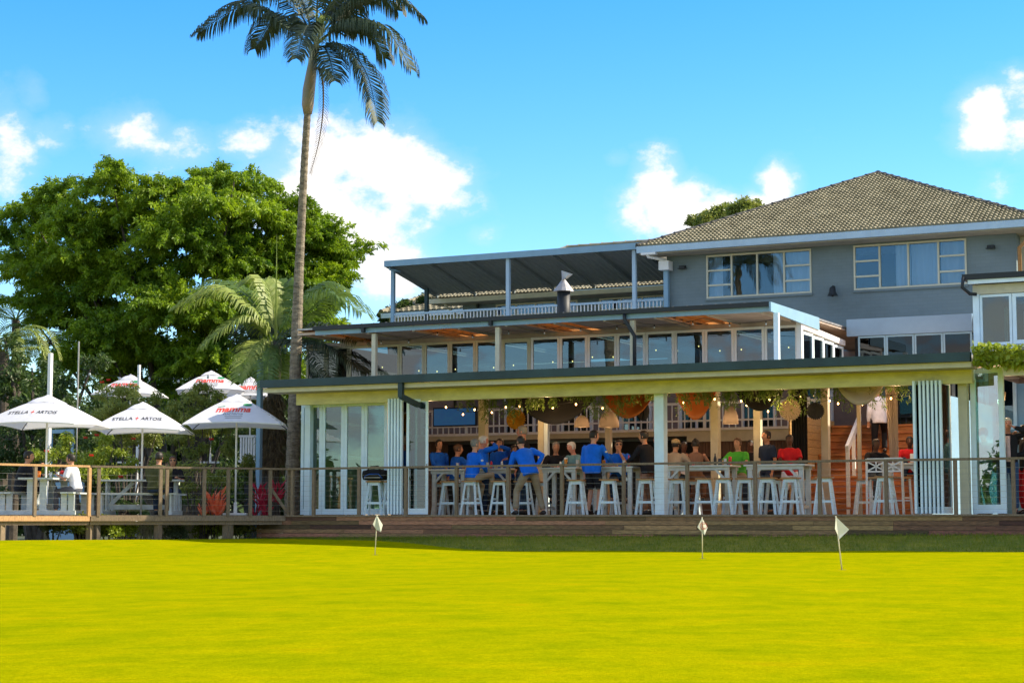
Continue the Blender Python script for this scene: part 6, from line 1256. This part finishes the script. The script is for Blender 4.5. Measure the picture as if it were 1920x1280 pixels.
# plants under the picnic deck
for px, py, r_, D, m_, lb in ((205, 990, 28, 38.5, 'leaf_lime', 'bright clump of spiky green plants below the deck, left'), (235, 992, 26, 38.7, 'leaf_lime', 'bright green grassy plant below the middle of the picnic deck'), (330, 1000, 16, 39.5, 'leaf_grey', 'pale low leafy plant below the deck'), (390, 990, 24, 39.9, 'leaf_lime', 'green leafy plant below the deck, right of the picket fence'), (150, 985, 20, 38.3, 'leaf_bush', 'small bush with red flowers below the deck'), (450, 992, 18, 40.5, 'leaf_bush', 'dark small plant at the right under the picnic deck'), (100, 990, 22, 38.6, 'leaf_grey', 'pale leafy plant in the shade at the left under the deck')):
    tree('garden_plant', lb, 'plant', [(px-r_*.6, py, r_*.7), (px+r_*.6, py+2, r_*.7), (px, py-r_*.5, r_*.7)], D, 90, .08, m_, sub=14, bulge=0, dj=.15, droop=-.6)
# red-leaved plants and blossoms
def spiky(label, px, py0, py1, wpx, D, m_, n=70, leaf=.30, w_=.13):
    b = px_D(px, py0, D); tp = px_D(px, py1, D); t = thing('red_plant', label, 'plant', (b.x, b.y, -.7)); C_ = []; O_ = []
    for k in range(n): u_ = random.random(); a = random.random()*6.28; st_ = k % 7; sa = st_*.9+.3; h_ = (b.z+(tp.z-b.z)*(.15+.85*((st_*37) % 10)/10)) ; rs_ = wpx/2.6*D/FPX*(.25+.75*((st_*53) % 10)/10); C_.append((b.x+rs_*math.cos(sa), b.y+rs_*math.sin(sa), h_-leaf*.8-(h_-b.z)*.45*u_)); O_.append((math.cos(a)*1.0, math.sin(a)*1.0, 1.5))
    quads('leaves', leaves(np.array(C_), leaf, -.3, w_/leaf*.7, .15, out=np.array(O_)), m_, t); q = MB()
    for k in range(6): a = k*1.05; q.tube([(b.x+.05*math.cos(a), b.y+.05*math.sin(a), -.75), (b.x+wpx/3*D/FPX*math.cos(a), b.y+wpx/3*D/FPX*math.sin(a), tp.z-.1)], [.012, .006], 5)
    q.build('stems', 'bark_dark', t)
spiky('bright orange red leaved plant behind the deck railing', 403, 955, 897, 42, 39.9, 'petal_orange', 130, .36, .09); spiky('small red tinged plant low at the left of the orange leaved plant', 380, 960, 935, 16, 39.7, 'petal_orange', 24, .22, .06)
spiky('crimson leaved plant before the dark trunk left of the glass doors', 492, 960, 880, 50, 42.2, 'petal_pink', 110, .36, .08); spiky('second crimson plant beside the corner post', 520, 930, 885, 24, 41.8, 'petal_pink', 50, .30, .07)
C_ = []
for px, py, D in ((203, 712, 45.2), (191, 716, 45.2), (160, 820, 44.6), (250, 822, 44.8), (87, 845, 42.5), (171, 853, 42.5), (226, 893, 42), (396, 823, 43.8), (181, 815, 44.5), (130, 967, 40.6), (133, 976, 40.6), (160, 975, 40.6), (118, 818, 44)):
    p = px_D(px, py, D); q = MB()
    for k in range(7): a = k*.9; q.poly([p, p+Vector((.05*math.cos(a), .03*math.sin(a), .03)), p+Vector((.075*math.cos(a+.3), .03*math.sin(a), .0)), p+Vector((.05*math.cos(a+.6), .03, -.03))])
    tag(q.build('blossom', 'petal_red'), 'small bright red blossom on the bushes around the picnic deck', 'flower', 'red blossoms on the bushes')

# lit wall lamp in the side room
p = at_Y(1879, 742, 1.6); t = thing('wall_lamp', 'warm glowing lamp between the wide glass leaf and the curtained glass', 'lamp', p)
MB().lathe((0, 0, 0), [(.05, -.08), (.08, .07), (.02, .09)], 12).build('shade', 'lamp_shade', t, smooth=True, world=False); MB().ball((0, 0, -.04), .025).build('bulb', 'bulb', t, smooth=True, world=False)
MB().bx(-.02, .02, .0, .15, .02, .05).build('bracket', 'black_gutter', t, world=False)
l_ = bpy.data.lights.new('lamp', 'POINT'); l_.energy = 14; l_.color = (1, .7, .42); l_.shadow_soft_size = .08; lo_ = bpy.data.objects.new('lamp_light', l_); col.objects.link(lo_); lo_.parent = t; lo_.location = (0, -.1, -.12)

# screen on the left wall of the bar
mat('screen', (.01, .02, .06), .25, c2=(.01, .10, .05), scale=1.3, emit=(.01, .04, .10), es=.5)
a, b = at_Y(812, 800, 5.0), at_Y(893, 762, 5.0); t = thing('television', 'wide dark screen with blue and green picture hanging at the left of the bar', 'television', (a.x, 5.0, a.z))
MB().bx(a.x, b.x, 5.0, 5.06, a.z, b.z).build('casing', 'black_gutter', t); MB().bx(a.x+.03, b.x-.03, 4.985, 4.998, a.z+.03, b.z-.03).build('display', 'screen', t); MB().bx((a.x+b.x)/2-.03, (a.x+b.x)/2+.03, 5.0, 5.05, b.z, 2.75).build('bracket', 'black_gutter', t)
